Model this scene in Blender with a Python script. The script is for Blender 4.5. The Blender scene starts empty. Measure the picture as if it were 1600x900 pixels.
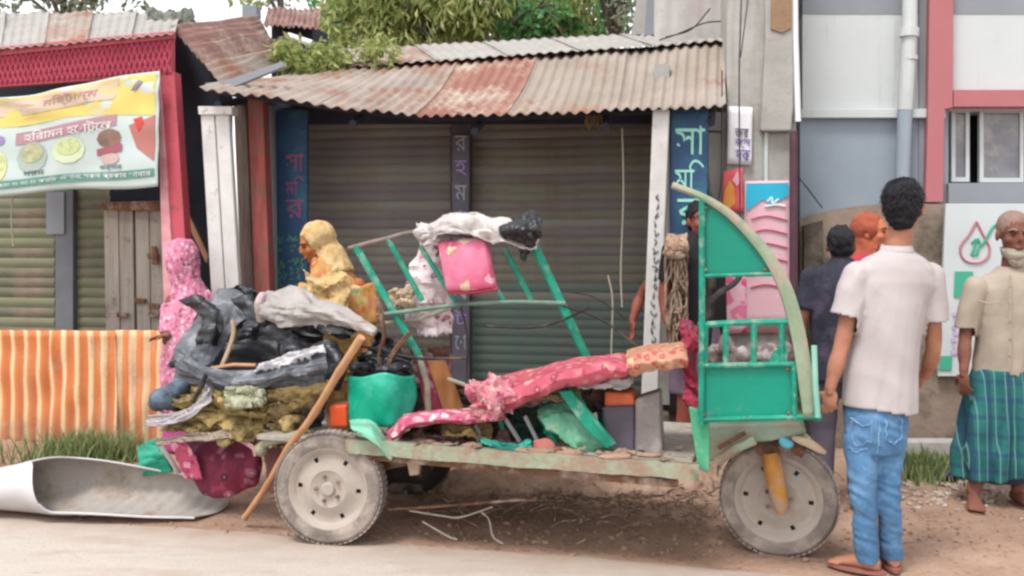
import bpy, bmesh, math, random
from mathutils import Vector, Matrix, noise
import numpy as np
random.seed(7)
C = bpy.context.scene
COL = C.collection
V = Vector
# ------------------------------------------------------------------ camera, sky, sun, exposure
CAMH, FOC, HZ = 1.42, 1400.0, 380.0
cam = bpy.data.cameras.new('camera'); camo = bpy.data.objects.new('camera', cam); COL.objects.link(camo)
camo.location = (0, 0, CAMH); camo.rotation_euler = (math.radians(90), 0, 0)
cam.sensor_width = 36; cam.lens = 36 * FOC / 1600; cam.shift_y = (HZ - 450) / 1600
cam.clip_start = 0.05; cam.clip_end = 3000
C.camera = camo
SUN_EL, SUN_AZ = math.radians(64), math.radians(215)      # azimuth from +Y clockwise: behind the camera, to the left
w = bpy.data.worlds.new('World'); C.world = w; w.use_nodes = True
nt = w.node_tree; nt.nodes.clear()
sky = nt.nodes.new('ShaderNodeTexSky'); sky.sky_type = 'NISHITA'; sky.sun_disc = False
sky.sun_elevation = SUN_EL; sky.sun_rotation = SUN_AZ; sky.dust_density = 1.5; sky.air_density = 1.0; sky.ozone_density = 1
hs = nt.nodes.new('ShaderNodeHueSaturation'); hs.inputs['Saturation'].default_value = 0.12
bg = nt.nodes.new('ShaderNodeBackground'); bg.inputs['Strength'].default_value = 0.15
wo = nt.nodes.new('ShaderNodeOutputWorld')
nt.links.new(sky.outputs[0], hs.inputs['Color']); nt.links.new(hs.outputs[0], bg.inputs[0]); nt.links.new(bg.outputs[0], wo.inputs[0])
sl = bpy.data.lights.new('sun', 'SUN'); sl.energy = 1.25; sl.angle = math.radians(14); sl.color = (1, .985, .965)
so = bpy.data.objects.new('sun', sl); COL.objects.link(so)
sd = V((math.sin(SUN_AZ) * math.cos(SUN_EL), math.cos(SUN_AZ) * math.cos(SUN_EL), math.sin(SUN_EL)))
so.rotation_euler = (-sd).to_track_quat('-Z', 'Y').to_euler()
so.location = (0, -5, 8)
C.view_settings.view_transform = 'Standard'; C.view_settings.look = 'None'
C.view_settings.exposure = 1.2; C.view_settings.gamma = 1
C.render.engine = 'CYCLES'; C.cycles.filter_width = 2.6

# ------------------------------------------------------------------ pixel rays -> world points
def P(u, v, d): return V(((u - 800) / FOC * d, d, CAMH - (v - HZ) / FOC * d))
KF = .2                                                   # the street front runs at a slant: y + KF*x = D
def PF(u, v, D): return P(u, v, D / (1 + KF * (u - 800) / FOC))
FD = V((1, -KF, 0)).normalized(); NF = V((-KF, -1, 0)).normalized()
F0 = V((1.224, 4.13, 0)); AX = V((.966, -.259, 0)); NW = V((-.259, -.966, 0))   # rickshaw: front wheel, axis, near side
def VL(l, w, z): return F0 + AX * l + NW * w + V((0, 0, z))
def PV(u, v, w):
    k = (u - 800) / FOC
    d = (w + F0.dot(NW)) / (k * NW.x + NW.y)
    return P(u, v, d)
Z = V((0, 0, 1))
def fbm(p, o=4): return noise.fractal(p, 1.0, 2.0, o)
def sstep(a, b, x):
    t = max(0, min(1, (x - a) / (b - a))); return t * t * (3 - 2 * t)

# ------------------------------------------------------------------ materials
def hx(s):
    r = []
    for i in (0, 2, 4):
        c = int(s[i:i+2], 16) / 255
        r.append(c / 12.92 if c <= .04045 else ((c + .055) / 1.055) ** 2.4)
    return (*r, 1)
MATS = {}
class N:
    def __init__(s, name):
        s.m = bpy.data.materials.new(name); s.m.use_nodes = True; s.t = s.m.node_tree
        s.b = s.t.nodes['Principled BSDF']
        s.co = s.n('ShaderNodeTexCoord').outputs['Object']
        MATS[name] = s.m
    def n(s, typ, **kw):
        x = s.t.nodes.new(typ)
        for k, v in kw.items(): setattr(x, k, v)
        return x
    def l(s, a, b): s.t.links.new(a, b)
    def mapping(s, scale):
        m = s.n('ShaderNodeMapping'); m.inputs['Scale'].default_value = scale; s.l(s.co, m.inputs[0]); return m.outputs[0]
    def noise(s, scale, detail=4, vec=None, rough=.6):
        x = s.n('ShaderNodeTexNoise'); x.inputs['Scale'].default_value = scale; x.inputs['Detail'].default_value = detail
        x.inputs['Roughness'].default_value = rough; s.l(vec or s.co, x.inputs['Vector']); return x.outputs['Fac']
    def ramp(s, fac, stops, mode='LINEAR'):
        r = s.n('ShaderNodeValToRGB'); r.color_ramp.interpolation = mode
        e = r.color_ramp.elements
        while len(e) < len(stops): e.new(.5)
        for i, (p, c) in enumerate(stops): e[i].position = p; e[i].color = c if len(c) == 4 else (*c, 1)
        s.l(fac, r.inputs[0]); return r.outputs[0]
    def mix(s, f, a, b):
        m = s.n('ShaderNodeMix', data_type='RGBA')
        for v, i in ((f, 0), (a, 6), (b, 7)):
            if hasattr(v, 'is_output'): s.l(v, m.inputs[i])
            else: m.inputs[i].default_value = v
        return m.outputs[2]
    def math(s, op, a, b=0):
        m = s.n('ShaderNodeMath', operation=op)
        for v, i in ((a, 0), (b, 1)):
            if hasattr(v, 'is_output'): s.l(v, m.inputs[i])
            else: m.inputs[i].default_value = v
        return m.outputs[0]
    def thr(s, fac, a, b): return s.ramp(fac, [(a, (0, 0, 0)), (b, (1, 1, 1))])
    def done(s, col, rough=.8, bump=.2, bs=60, metal=0, spec=.3, bvec=None):
        if hasattr(col, 'is_output'): s.l(col, s.b.inputs['Base Color'])
        else: s.b.inputs['Base Color'].default_value = col
        s.b.inputs['Roughness'].default_value = rough; s.b.inputs['Metallic'].default_value = metal
        s.b.inputs['Specular IOR Level'].default_value = spec
        if bump:
            bn = s.n('ShaderNodeBump'); bn.inputs['Strength'].default_value = bump; bn.inputs['Distance'].default_value = .02
            s.l(s.noise(bs, 5, bvec), bn.inputs['Height']); s.l(bn.outputs[0], s.b.inputs['Normal'])
        return s.m
def mat(name, c, c2=None, vs=5, st=(1, 1, 1), rough=.8, dirt_or_sheen=None, ds=3, dthr=(.5, .65), dst=None, bump=.2, bs=60, metal=0, spec=.3):
    x = N(name); c = hx(c)
    c2 = hx(c2) if c2 else tuple(k * .7 for k in c[:3]) + (1,)
    vec = x.mapping(st)
    col = x.ramp(x.noise(vs, 5, vec), [(.3, c2), (.68, c)])
    if dirt_or_sheen:
        dv = x.mapping(dst or (1, 1, 1))
        col = x.mix(x.thr(x.noise(ds, 6, dv, .7), *dthr), col, hx(dirt_or_sheen))
    return x.done(col, rough, bump, bs, metal, spec, vec)
def floral(name, base, cols, sc=14, thr=.42, rough=.85, base2=None, sheer=0):
    x = N(name)
    nz = x.n('ShaderNodeTexNoise'); nz.inputs['Scale'].default_value = sc * .8; x.l(x.co, nz.inputs['Vector'])
    mv = x.n('ShaderNodeVectorMath', operation='MULTIPLY_ADD'); x.l(nz.outputs['Color'], mv.inputs[0])
    mv.inputs[1].default_value = (1.2 / sc,) * 3; x.l(x.co, mv.inputs[2])
    vo = x.n('ShaderNodeTexVoronoi'); vo.inputs['Scale'].default_value = sc; x.l(mv.outputs[0], vo.inputs['Vector'])
    sp = x.n('ShaderNodeSeparateColor'); x.l(vo.outputs['Color'], sp.inputs[0])
    k = len(cols)
    fl = x.ramp(sp.outputs[0], [(i / k, hx(c)) for i, c in enumerate(cols)], 'CONSTANT')
    bs = x.ramp(x.noise(sc * .3, 3), [(.35, hx(base2 or base)), (.6, hx(base))])
    f = x.math('LESS_THAN', vo.outputs['Distance'], thr)
    f2 = x.math('LESS_THAN', vo.outputs['Distance'], thr * .3)
    col = x.mix(f, bs, fl); col = x.mix(x.math('MULTIPLY', f2, .3), col, hx('f0d8b0'))
    return x.done(col, rough, .25, 50, 0, .2)
def paint(name, c, chip='8a6a52', rough=.45, dthr=(.6, .66), **k): return mat(name, c, None, 3, rough=rough, dirt_or_sheen=chip, ds=9, dthr=dthr, bump=.12, bs=25, **k)
GREEN = mat('green_enamel', '07806a', '0a7560', 2, rough=.45, dirt_or_sheen='5c7c6c', ds=6, dthr=(.58, .78), bump=.2, bs=9)
GREEN2 = mat('green_bar_paint', '108a70', '0b6a54', 8, rough=.55, dirt_or_sheen='84988a', ds=14, dthr=(.52, .7), bump=.2, bs=30)
PALEG = mat('worn_pale_green', '8c9c86', '86816c', 9, rough=.8, dirt_or_sheen='8a7462', ds=7, dthr=(.46, .6), bump=.3, bs=40)
RUST = mat('rusty_steel', '7d5640', '4a3428', 12, rough=.85, dirt_or_sheen='9a8a7c', ds=7, bump=.35, bs=70)
DARK = mat('dark_metal', '2b2a2c', '1c1a1c', 9, rough=.6, dirt_or_sheen='5a4a40', ds=8, bump=.2)
TYRE = mat('dusty_tyre', '8d827a', '6f655e', 10, rough=.95, dirt_or_sheen='a3958a', ds=5, bump=.35, bs=90)
TYRED = mat('shaded_tyre', '3a3432', '2a2624', 10, rough=.95, dirt_or_sheen='6a5a4e', ds=5, bump=.3, bs=90)  # far wheel's tyre, colour darkened to paint in the shadow it stands in
RIM = mat('dusty_rim', 'a89d93', '968b81', 6, rough=.75, dirt_or_sheen='8f7c6c', ds=6, dthr=(.55, .75), bump=.15, bs=40)
YEL = mat('yellow_fork_paint', 'b8843c', 'a06c34', 6, rough=.7, dirt_or_sheen='a08670', ds=7, dthr=(.46, .6), bump=.3)
GREYB_T = mat('highlight_grey_tarpaulin', '5e6066', '44464c', 5, rough=.5, dirt_or_sheen='8c8e94', ds=6, dthr=(.52, .68), bump=.25, bs=25, spec=.4)  # lighter copy of the grey tarpaulin, highlights painted in as pale tone and patches
GREYT = mat('grey_tarpaulin', '3f4045', '2c2d31', 6, rough=.45, dirt_or_sheen='808288', ds=7, dthr=(.55, .68), bump=.25, bs=25, spec=.4)  # pale patches are dust and also highlights painted into the colour
BLKT = mat('black_tarpaulin', '1c1d21', '131417', 6, rough=.4, dirt_or_sheen='3c3f48', ds=6, bump=.3, bs=20, spec=.5)
WHTT = mat('dirty_white_cloth', 'aaa4a6', '908a8c', 5, rough=.8, dirt_or_sheen='9c8e84', ds=6, dthr=(.52, .72), bump=.3, bs=30)
FOAM = mat('torn_yellow_foam', 'a8935f', '7a6844', 9, rough=.95, dirt_or_sheen='5c4a30', ds=8, dthr=(.5, .62), bump=.6, bs=40)
OLIVE = mat('olive_brown_cloth', '77613a', '5a4a30', 8, rough=.9, dirt_or_sheen='3a3026', ds=7, bump=.4)
MAROON = floral('maroon_floral_vinyl', '762a3e', ['642444', '86384e', '4c2238', '8c5468'], 17, .42, .6, '622438')
PINKF = floral('pink_floral_vinyl', 'b05462', ['b86c74', 'b88c84', '943848', 'a07c66', 'b05c68', '8c3c4c'], 22, .42, .65, '9c4450')
PINKT = floral('tan_red_floral_vinyl', 'a87a62', ['a04a48', 'b08c70', '984c44', 'b89878'], 34, .46, .6)
PILLOW = floral('pink_flower_cushion', 'c8607e', ['d0a0b0', 'c87088', 'd0b498', 'c05874'], 11, .4, .7, 'cc7c94')
PINKS = floral('pink_print_scarf', 'c47e96', ['cc9aa8', 'ac5c7a', 'd0b0b8', 'b86a86', '8a5268'], 34, .45, .95, 'b87088')
PINKW = floral('white_maroon_print_cloth', 'cdbfc0', ['8a4a68', 'd8d0d0', 'b898a4', 'c8c0c0', '9c6c80'], 18, .36, .9)
ORNF = floral('orange_print_shawl', 'b88c58', ['b06840', 'c0a274', '8c8c64', 'b87854', 'b09864'], 13, .45, .95, 'b07c48')
YELS = mat('pale_yellow_scarf', 'c4ac80', 'ac8c5a', 12, rough=.95, dirt_or_sheen='a47848', ds=16, bump=.3)
DENIM = mat('blue_denim', '557b9e', '426588', 7, (1, 1, .5), rough=.95, dirt_or_sheen='7299ba', ds=5, dthr=(.5, .72), bump=.25, bs=120)
SHIRT = mat('white_shirt_cotton', 'aea5a4', 'a39998', 3, rough=.9, bump=.12, bs=90)
BEIGE = mat('beige_shirt_cotton', 'a29688', '918476', 5, rough=.9, bump=.2, bs=80)
SKIN = mat('brown_skin', '9c6a52', '8a5a44', 8, rough=.7, bump=.12, bs=90)
SKIND = mat('dark_brown_skin', '7c4f40', '623c30', 14, rough=.7, dirt_or_sheen='8c6050', ds=9, dthr=(.55, .75), bump=.15, bs=60)
HAIR = mat('black_hair', '15131a', '0c0a10', 30, (1, 1, .3), rough=.5, bump=.6, bs=120)
BEARD = mat('white_beard', 'b0a794', '8c8276', 30, rough=.9, bump=.7, bs=110)
BUZZ = mat('grey_cropped_hair', '8a7468', '7a6054', 30, rough=.8, bump=.4, bs=140)
def plaid():
    x = N('teal_check_lungi'); sp = x.n('ShaderNodeSeparateXYZ'); x.l(x.co, sp.inputs[0])
    def st(o, per, w): return x.math('LESS_THAN', x.math('FRACT', x.math('DIVIDE', o, per)), w)
    col = x.ramp(x.noise(6, 4), [(.3, hx('1a4a4a')), (.7, hx('2c6c6a'))])
    col = x.mix(x.math('MULTIPLY', st(sp.outputs[0], .085, .3), .55), col, hx('1c3352'))
    col = x.mix(x.math('MULTIPLY', st(sp.outputs[2], .095, .25), .5), col, hx('243a5c'))
    col = x.mix(x.math('MULTIPLY', st(sp.outputs[0], .043, .1), .45), col, hx('86b4b0'))
    return x.done(col, .9, .2, 90)
LUNGI = plaid()
def ground_mat():
    x = N('reddish_earth')
    a = x.ramp(x.noise(1.2, 8, None, .7), [(.3, hx('7c6253')), (.5, hx('977b69')), (.7, hx('ab907d'))])
    b = x.mix(x.thr(x.noise(22, 6, None, .75), .55, .7), a, hx('63483c'))
    c = x.mix(x.thr(x.noise(60, 3), .68, .74), b, hx('c0aea0'))
    return x.done(c, .95, .7, 35, 0, .15)
def road_mat():
    x = N('dusty_pale_road')
    a = x.ramp(x.noise(.9, 8, x.mapping((.4, 1.6, 1)), .7), [(.3, hx('a4998f')), (.7, hx('bcb1a8'))])
    b = x.mix(x.thr(x.noise(7, 8, x.mapping((.5, 2.5, 1)), .8), .55, .75), a, hx('8a7b71'))
    c = x.mix(x.thr(x.noise(120, 2), .66, .72), b, hx('8a7468'))
    sp = x.n('ShaderNodeSeparateXYZ'); x.l(x.co, sp.inputs[0])        # earth carried over the road near its edge
    e = x.math('ADD', sp.outputs[1], x.math('MULTIPLY', sp.outputs[0], .225)); e = x.math('ADD', e, x.math('MULTIPLY', x.noise(3.5, 6, None, .75), .7))
    c = x.mix(x.ramp(x.math('SUBTRACT', e, 3.95), [(.15, (0, 0, 0)), (.65, (1, 1, 1))]), c, hx('9a8677'))
    c = x.mix(x.thr(x.noise(1.6, 6, x.mapping((.5, 2, 1)), .7), .56, .72), c, hx('a08f82'))
    c = x.mix(x.thr(x.noise(14, 8, x.mapping((.25, 3, 1)), .85), .6, .7), c, hx('86746a'))
    return x.done(c, .95, .35, 80, 0, .15)
EARTH, ROAD = ground_mat(), road_mat()
TIN = mat('weathered_tin', '9c9087', '84786f', 3, (1, .6, .6), rough=.85, dirt_or_sheen='86604e', ds=1.8, dthr=(.48, .62), bump=.3, bs=30)
TINT = mat('tan_dusty_tin', '988d83', '81766b', 2.2, (1, .6, .6), rough=.88, dirt_or_sheen='8c6552', ds=1.5, dthr=(.53, .66), bump=.3, bs=40)
TINR = mat('rust_red_tin', '90665a', '7e5548', 5, rough=.9, dirt_or_sheen='a89a8c', ds=1.9, dthr=(.48, .62), bump=.35, bs=40)
TING = mat('grey_white_tin', '9d9893', '89847e', 3, rough=.75, dirt_or_sheen='94887e', ds=6, dthr=(.58, .75), bump=.2)
TIND = mat('old_brown_tin', '8d6a62', '6e544e', 5, (1, 1, 4), rough=.9, dirt_or_sheen='9c8c80', ds=4, dthr=(.5, .65), bump=.3)
SLAT = mat('shutter_grey_green', '807f76', '74706c', 2, (.6, 1, 2), rough=.65, dirt_or_sheen='6f5c48', ds=1.6, dthr=(.45, .7), bump=.25, bs=40)
SLAT2 = mat('shutter_slat_olive', '7b786a', '69665c', 2, (.6, 1, 2), rough=.7, dirt_or_sheen='5c5044', ds=2, dthr=(.48, .7), bump=.3, bs=40)
SLAT3 = mat('shutter_slat_violet_grey', '787270', '666060', 2, (.6, 1, 2), rough=.65, dirt_or_sheen='6c5c50', ds=2.3, dthr=(.5, .7), bump=.3, bs=40)
SLATT = mat('teal_tinted_slat', '60726a', '58645e', 2, (.6, 1, 2), rough=.65, dirt_or_sheen='6a665a', ds=1.6, dthr=(.45, .65), bump=.25, bs=40)
SLATL2 = mat('left_slat_dull', '6c6c5a', '5a5a48', 3, (.6, 1, 3), rough=.7, dirt_or_sheen='7c6c5e', ds=2.5, bump=.25)
SLATL = mat('left_shutter_khaki', '76775f', '63644e', 4, (.5, 1, 3), rough=.65, dirt_or_sheen='8a7a6c', ds=3, bump=.15)
CONC = mat('stained_plaster', 'a5a29d', '918d88', 2.5, rough=.9, dirt_or_sheen='8c8377', ds=2.2, dthr=(.54, .76), dst=(2, 2, .7), bump=.35, bs=18)
CONCB = mat('mouldy_concrete', '8d7d70', '75675b', 3, rough=.95, dirt_or_sheen='4c453c', ds=1.8, dthr=(.5, .66), bump=.45, bs=20)
WHITEP = mat('white_pillar_paint', 'cac7c4', 'b4b0ac', 4, rough=.7, dirt_or_sheen='8a8078', ds=12, dthr=(.6, .7), bump=.15)
REDP = mat('faded_red_paint', 'b8505c', 'a84854', 4, rough=.7, dirt_or_sheen='8a4a48', ds=9, dthr=(.56, .7), bump=.2)
REDB = mat('salmon_red_wall_paint', 'a6686c', '9e6064', 2, rough=.75, bump=.06)
REDW = mat('red_brown_wood', '9c544e', '7c423c', 6, (3, 3, .4), rough=.85, dirt_or_sheen='6a5a50', ds=6, bump=.3)
PANW = mat('pale_grey_wall_paint', 'bdc1c0', 'b2b6b6', 1.2, rough=.8, dirt_or_sheen='a3a5a2', ds=3.5, dthr=(.54, .75), dst=(2.2, 2.2, .22), bump=.1, bs=30)
PANB = mat('blue_grey_wall_paint', '8e98a2', '828b95', 1.5, rough=.8, dirt_or_sheen='7c848c', ds=3.5, dthr=(.54, .75), dst=(2.2, 2.2, .22), bump=.1, bs=30)
GREYB = mat('mid_grey_wall_paint', '868a90', '7c8086', 2, rough=.8, bump=.08)
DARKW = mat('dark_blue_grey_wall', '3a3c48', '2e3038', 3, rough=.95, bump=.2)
INT = mat('dark_interior', '1c1a1a', '121112', 3, rough=1, bump=0)
WOODG = mat('weathered_grey_wood', 'a39a90', '8a8076', 4, (6, 6, .5), rough=.9, dirt_or_sheen='6c5c50', ds=5, dthr=(.56, .68), bump=.35, bs=30)
WOODB = mat('brown_plywood', '9c6a40', '7c5030', 6, (4, 4, .6), rough=.8, bump=.3)
BAMB = mat('bamboo', 'b88a68', 'a07454', 12, rough=.6, bump=.15)
SIGNB = mat('blue_sign_board', '2a4a6c', '26405e', 3, rough=.55, dirt_or_sheen='2f5c72', ds=5, bump=.08)
SIGNW = mat('white_board', 'bac0c0', 'b0b6b6', 2, rough=.5, bump=.03)
PLW = mat('white_plastic_sheet', 'c0bcbc', 'b4b0b0', 3, rough=.4, dirt_or_sheen='a89c94', ds=5, dthr=(.6, .8), bump=.06)
PLG = mat('grey_sheet_inside', 'a59d96', '8f8780', 5, rough=.75, dirt_or_sheen='847668', ds=5, bump=.2)
def flat(name, c, rough=.6): return mat(name, c, c, 3, rough=rough, bump=.05)
def leafm(name, a, b):
    x = N(name)
    oi = x.n('ShaderNodeNewGeometry')
    col = x.ramp(oi.outputs['Random Per Island'], [(0, hx(a)), (1, hx(b))])
    x.b.inputs['Transmission Weight'].default_value = 0
    m = x.done(col, .6, 0)
    x.b.inputs['Subsurface Weight'].default_value = 0
    tr = x.n('ShaderNodeBsdfTranslucent'); x.l(col, tr.inputs[0])
    mx = x.n('ShaderNodeMixShader'); mx.inputs[0].default_value = .4
    out = x.t.nodes['Material Output']
    x.l(x.b.outputs[0], mx.inputs[1]); x.l(tr.outputs[0], mx.inputs[2]); x.l(mx.outputs[0], out.inputs[0])
    return m
LEAFY, LEAFG, LEAFD = leafm('yellow_green_leaf', '748a48', 'b4b678'), leafm('green_leaf', '4a8050', '74a060'), leafm('grey_green_leaf', '6a7660', '9aa48a')
GRASS = leafm('grass_blade', '5c7040', '98a070')
BARK = mat('grey_bark', '6a6058', '4c443e', 9, (3, 3, .5), rough=.95, bump=.5)

# ------------------------------------------------------------------ mesh builder
WL = {}
def tagp(o, label=None, cat=None, group=None, kind=None):
    for k, v in (('label', label), ('category', cat), ('group', group), ('kind', kind)):
        if v: o[k] = v
    return o
def thing(name, label, cat, loc, group=None):
    o = bpy.data.objects.new(name, None); COL.objects.link(o); o.location = loc; o.empty_display_size = .1
    WL[o] = V(loc); return tagp(o, label, cat, group)
class B:
    def __init__(s): s.v = []; s.f = []
    def add(s, vs, fs):
        n = len(s.v); s.v += [V(p) for p in vs]; s.f += [tuple(i + n for i in f) for f in fs]; return s
    def prism(s, pts, ext):
        n = len(pts); ext = V(ext)
        return s.add(list(pts) + [p + ext for p in pts],
                     [tuple(range(n)), tuple(range(2 * n - 1, n - 1, -1))] + [(i, i + n, (i + 1) % n + n, (i + 1) % n) for i in range(n)])
    def box(s, c, size, R=None):
        c = V(c); R = R or Matrix.Identity(3)
        vs = [c + R @ V((x * size[0] / 2, y * size[1] / 2, z * size[2] / 2)) for x in (-1, 1) for y in (-1, 1) for z in (-1, 1)]
        return s.add(vs, [(0, 1, 3, 2), (4, 6, 7, 5), (0, 4, 5, 1), (2, 3, 7, 6), (0, 2, 6, 4), (1, 5, 7, 3)])
    def loft(s, rings, n=12):
        vs = []; fs = []
        for c, a, b in rings:
            for i in range(n):
                t = 2 * math.pi * i / n; vs.append(V(c) + V(a) * math.cos(t) + V(b) * math.sin(t))
        for r in range(len(rings) - 1):
            for i in range(n):
                j = (i + 1) % n; fs.append((r * n + i, r * n + j, (r + 1) * n + j, (r + 1) * n + i))
        fs += [tuple(range(n - 1, -1, -1)), tuple(range((len(rings) - 1) * n, len(rings) * n))]
        return s.add(vs, fs)
    def tube(s, pts, r, n=8, flat=1.0, ref=None):
        pts = [V(p) for p in pts]; m = len(pts)
        rr = r if isinstance(r, (list, tuple)) else [r] * m
        rings = []; prev = None
        for i, p in enumerate(pts):
            t = (pts[min(i + 1, m - 1)] - pts[max(i - 1, 0)]).normalized()
            if prev is None:
                a = V(ref) if ref else (V((0, 0, 1)) if abs(t.z) < .9 else V((1, 0, 0)))
            else: a = prev
            a = (a - t * a.dot(t)).normalized(); prev = a
            rings.append((p, a * rr[i], t.cross(a) * rr[i] * flat))
        return s.loft(rings, n)
    def cap(s, p0, p1, r0, r1, n=12):
        p0, p1 = V(p0), V(p1); s.tube([p0, p1], [r0, r1], n)
        s.ell(p0, (r0,) * 3, seg=n); return s.ell(p1, (r1,) * 3, seg=n)
    def ell(s, c, r, R=None, seg=14):
        c = V(c); R = R or Matrix.Identity(3); h = max(5, seg // 2 + 1); vs = [c + R @ V((0, 0, r[2]))]; fs = []
        for i in range(1, h):
            ph = math.pi * i / h
            for j in range(seg):
                t = 2 * math.pi * j / seg
                vs.append(c + R @ V((r[0] * math.sin(ph) * math.cos(t), r[1] * math.sin(ph) * math.sin(t), r[2] * math.cos(ph))))
        vs.append(c + R @ V((0, 0, -r[2]))); e = len(vs) - 1
        for j in range(seg):
            k = (j + 1) % seg
            fs.append((0, 1 + j, 1 + k)); fs.append((e, 1 + (h - 2) * seg + k, 1 + (h - 2) * seg + j))
            for i in range(h - 2): fs.append((1 + i * seg + j, 1 + (i + 1) * seg + j, 1 + (i + 1) * seg + k, 1 + i * seg + k))
        return s.add(vs, fs)
    def grid(s, G):
        m = len(G[0]); vs = [p for r in G for p in r]
        return s.add(vs, [(i * m + j, i * m + j + 1, (i + 1) * m + j + 1, (i + 1) * m + j) for i in range(len(G) - 1) for j in range(m - 1)])
    def lathe(s, prof, o, axis, n=32, skip=None):
        axis = V(axis).normalized(); a = axis.orthogonal().normalized(); b = axis.cross(a); vs = []; fs = []
        if abs(axis.z) < .9:
            a = (Z - axis * axis.z).normalized(); b = axis.cross(a)
        for r, h in prof:
            for i in range(n):
                t = 2 * math.pi * i / n; vs.append(V(o) + axis * h + (a * math.cos(t) + b * math.sin(t)) * r)
        for k in range(len(prof) - 1):
            for i in range(n):
                if skip and skip(k, i): continue
                j = (i + 1) % n; fs.append((k * n + i, k * n + j, (k + 1) * n + j, (k + 1) * n + i))
        return s.add(vs, fs)
    def mesh(s, name='m'):
        m = bpy.data.meshes.new(name); m.from_pydata([tuple(p) for p in s.v], [], s.f); return m
    def remesh(s, voxel, it=3):
        m = s.mesh(); bm = bmesh.new(); bm.from_mesh(m); bmesh.ops.recalc_face_normals(bm, faces=bm.faces); bm.to_mesh(m); bm.free()
        o = bpy.data.objects.new('tmp', m); COL.objects.link(o)
        r = o.modifiers.new('r', 'REMESH'); r.mode = 'VOXEL'; r.voxel_size = voxel
        if it:
            q = o.modifiers.new('s', 'SMOOTH'); q.iterations = it; q.factor = .5
        dg = bpy.context.evaluated_depsgraph_get(); ev = o.evaluated_get(dg); me = ev.to_mesh()
        s.v = [V(x.co) for x in me.vertices]; s.f = [tuple(p.vertices) for p in me.polygons]
        ev.to_mesh_clear(); bpy.data.objects.remove(o); bpy.data.meshes.remove(m)
        return s
    def normals(s):
        n = [V() for _ in s.v]
        for f in s.f:
            a, b, c = s.v[f[0]], s.v[f[1]], s.v[f[2]]; q = (b - a).cross(c - a)
            for i in f: n[i] += q
        return [x.normalized() if x.length > 0 else x for x in n]
    def fold(s, amp, sc, seed=0, ridge=False):
        sc = V(sc) if not isinstance(sc, (int, float)) else V((sc, sc, sc)); ns = s.normals(); o = V((seed * 7.3, seed * 3.1, seed))
        for i, p in enumerate(s.v):
            q = V((p.x * sc.x, p.y * sc.y, p.z * sc.z)) + o
            k = noise.noise(q) + .5 * noise.noise(q * 2.1)
            if ridge: k = 1 - 2 * abs(k)
            s.v[i] = p + ns[i] * (k * amp)
        return s
    def cut(s, *planes):
        keep = []
        for f in s.f:
            c = sum((s.v[i] for i in f), V()) / len(f)
            if all((c - V(p)).dot(V(n)) <= 0 for p, n in planes): keep.append(f)
        s.f = keep; return s
    def make(s, name, m, parent=None, label=None, cat=None, group=None, kind=None, smooth=35, solid=0, bevel=0, loc=None, recalc=True):
        used = sorted({i for f in s.f for i in f}); ix = {a: i for i, a in enumerate(used)}
        vs = [s.v[i] for i in used]; fs = [tuple(ix[i] for i in f) for f in s.f]
        if parent is not None: base = WL[parent]
        elif loc is not None: base = V(loc)
        else: base = V((sum(p.x for p in vs) / len(vs), sum(p.y for p in vs) / len(vs), min(p.z for p in vs)))
        me = bpy.data.meshes.new(name); me.from_pydata([tuple(p - base) for p in vs], [], fs)
        if recalc and len(fs) < 60000:
            bm = bmesh.new(); bm.from_mesh(me); bmesh.ops.recalc_face_normals(bm, faces=bm.faces); bm.to_mesh(me); bm.free()
        if smooth:
            me.shade_smooth()
            if smooth < 180: me.set_sharp_from_angle(angle=math.radians(smooth))
        me.materials.append(m)
        o = bpy.data.objects.new(name, me); COL.objects.link(o)
        if parent is not None: o.parent = parent
        else: o.location = base
        WL[o] = base
        if solid:
            q = o.modifiers.new('solidify', 'SOLIDIFY'); q.thickness = solid; q.offset = 0
        if bevel:
            q = o.modifiers.new('bevel', 'BEVEL'); q.width = bevel; q.segments = 2; q.limit_method = 'ANGLE'
        return tagp(o, label, cat, group, kind)
def vary(o, ms):
    o.material_slots[0].link = 'OBJECT'; o.material_slots[0].material = random.choice(ms)
def clone(o, parent, off, name=None):
    c = o.copy(); COL.objects.link(c); c.parent = parent; c.location = V(o.location) + off; WL[c] = WL[o] + off
    return c
def cr(a, b, c, d, t): return .5 * ((2 * b) + (c - a) * t + (2 * a - 5 * b + 4 * c - d) * t * t + (3 * b - a - 3 * c + d) * t ** 3)
def spline(pts, n):
    pts = [V(p) for p in pts]; m = len(pts) - 1; out = []
    for i in range(n + 1):
        x = i / n * m; k = min(int(x), m - 1); t = x - k
        g = lambda j: pts[j] if 0 <= j <= m else (pts[0] * 2 - pts[1] if j < 0 else pts[m] * 2 - pts[m - 1])
        out.append(cr(g(k - 1), g(k), g(k + 1), g(k + 2), t))
    return out
def surf(ctrl, nu, nv):
    rows = [spline(r, nu) for r in ctrl]
    cols = [spline([r[i] for r in rows], nv) for i in range(nu + 1)]
    return [[cols[i][j] for i in range(nu + 1)] for j in range(nv + 1)]
def facet(x, y, seed):
    """height of a sheet creased into flat triangular facets"""
    i, j = math.floor(x), math.floor(y); fx, fy = x - i, y - j
    h = lambda a, c: noise.cell(V((a * 1.37 + seed * 3.1 + .5, c * 1.71 + .5, seed + .5))) 
    a, c = h(i, j), h(i + 1, j + 1)
    return a + (h(i + 1, j) - a) * fx + (c - h(i + 1, j)) * fy if fx > fy else a + (h(i, j + 1) - a) * fy + (c - h(i, j + 1)) * fx
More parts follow.
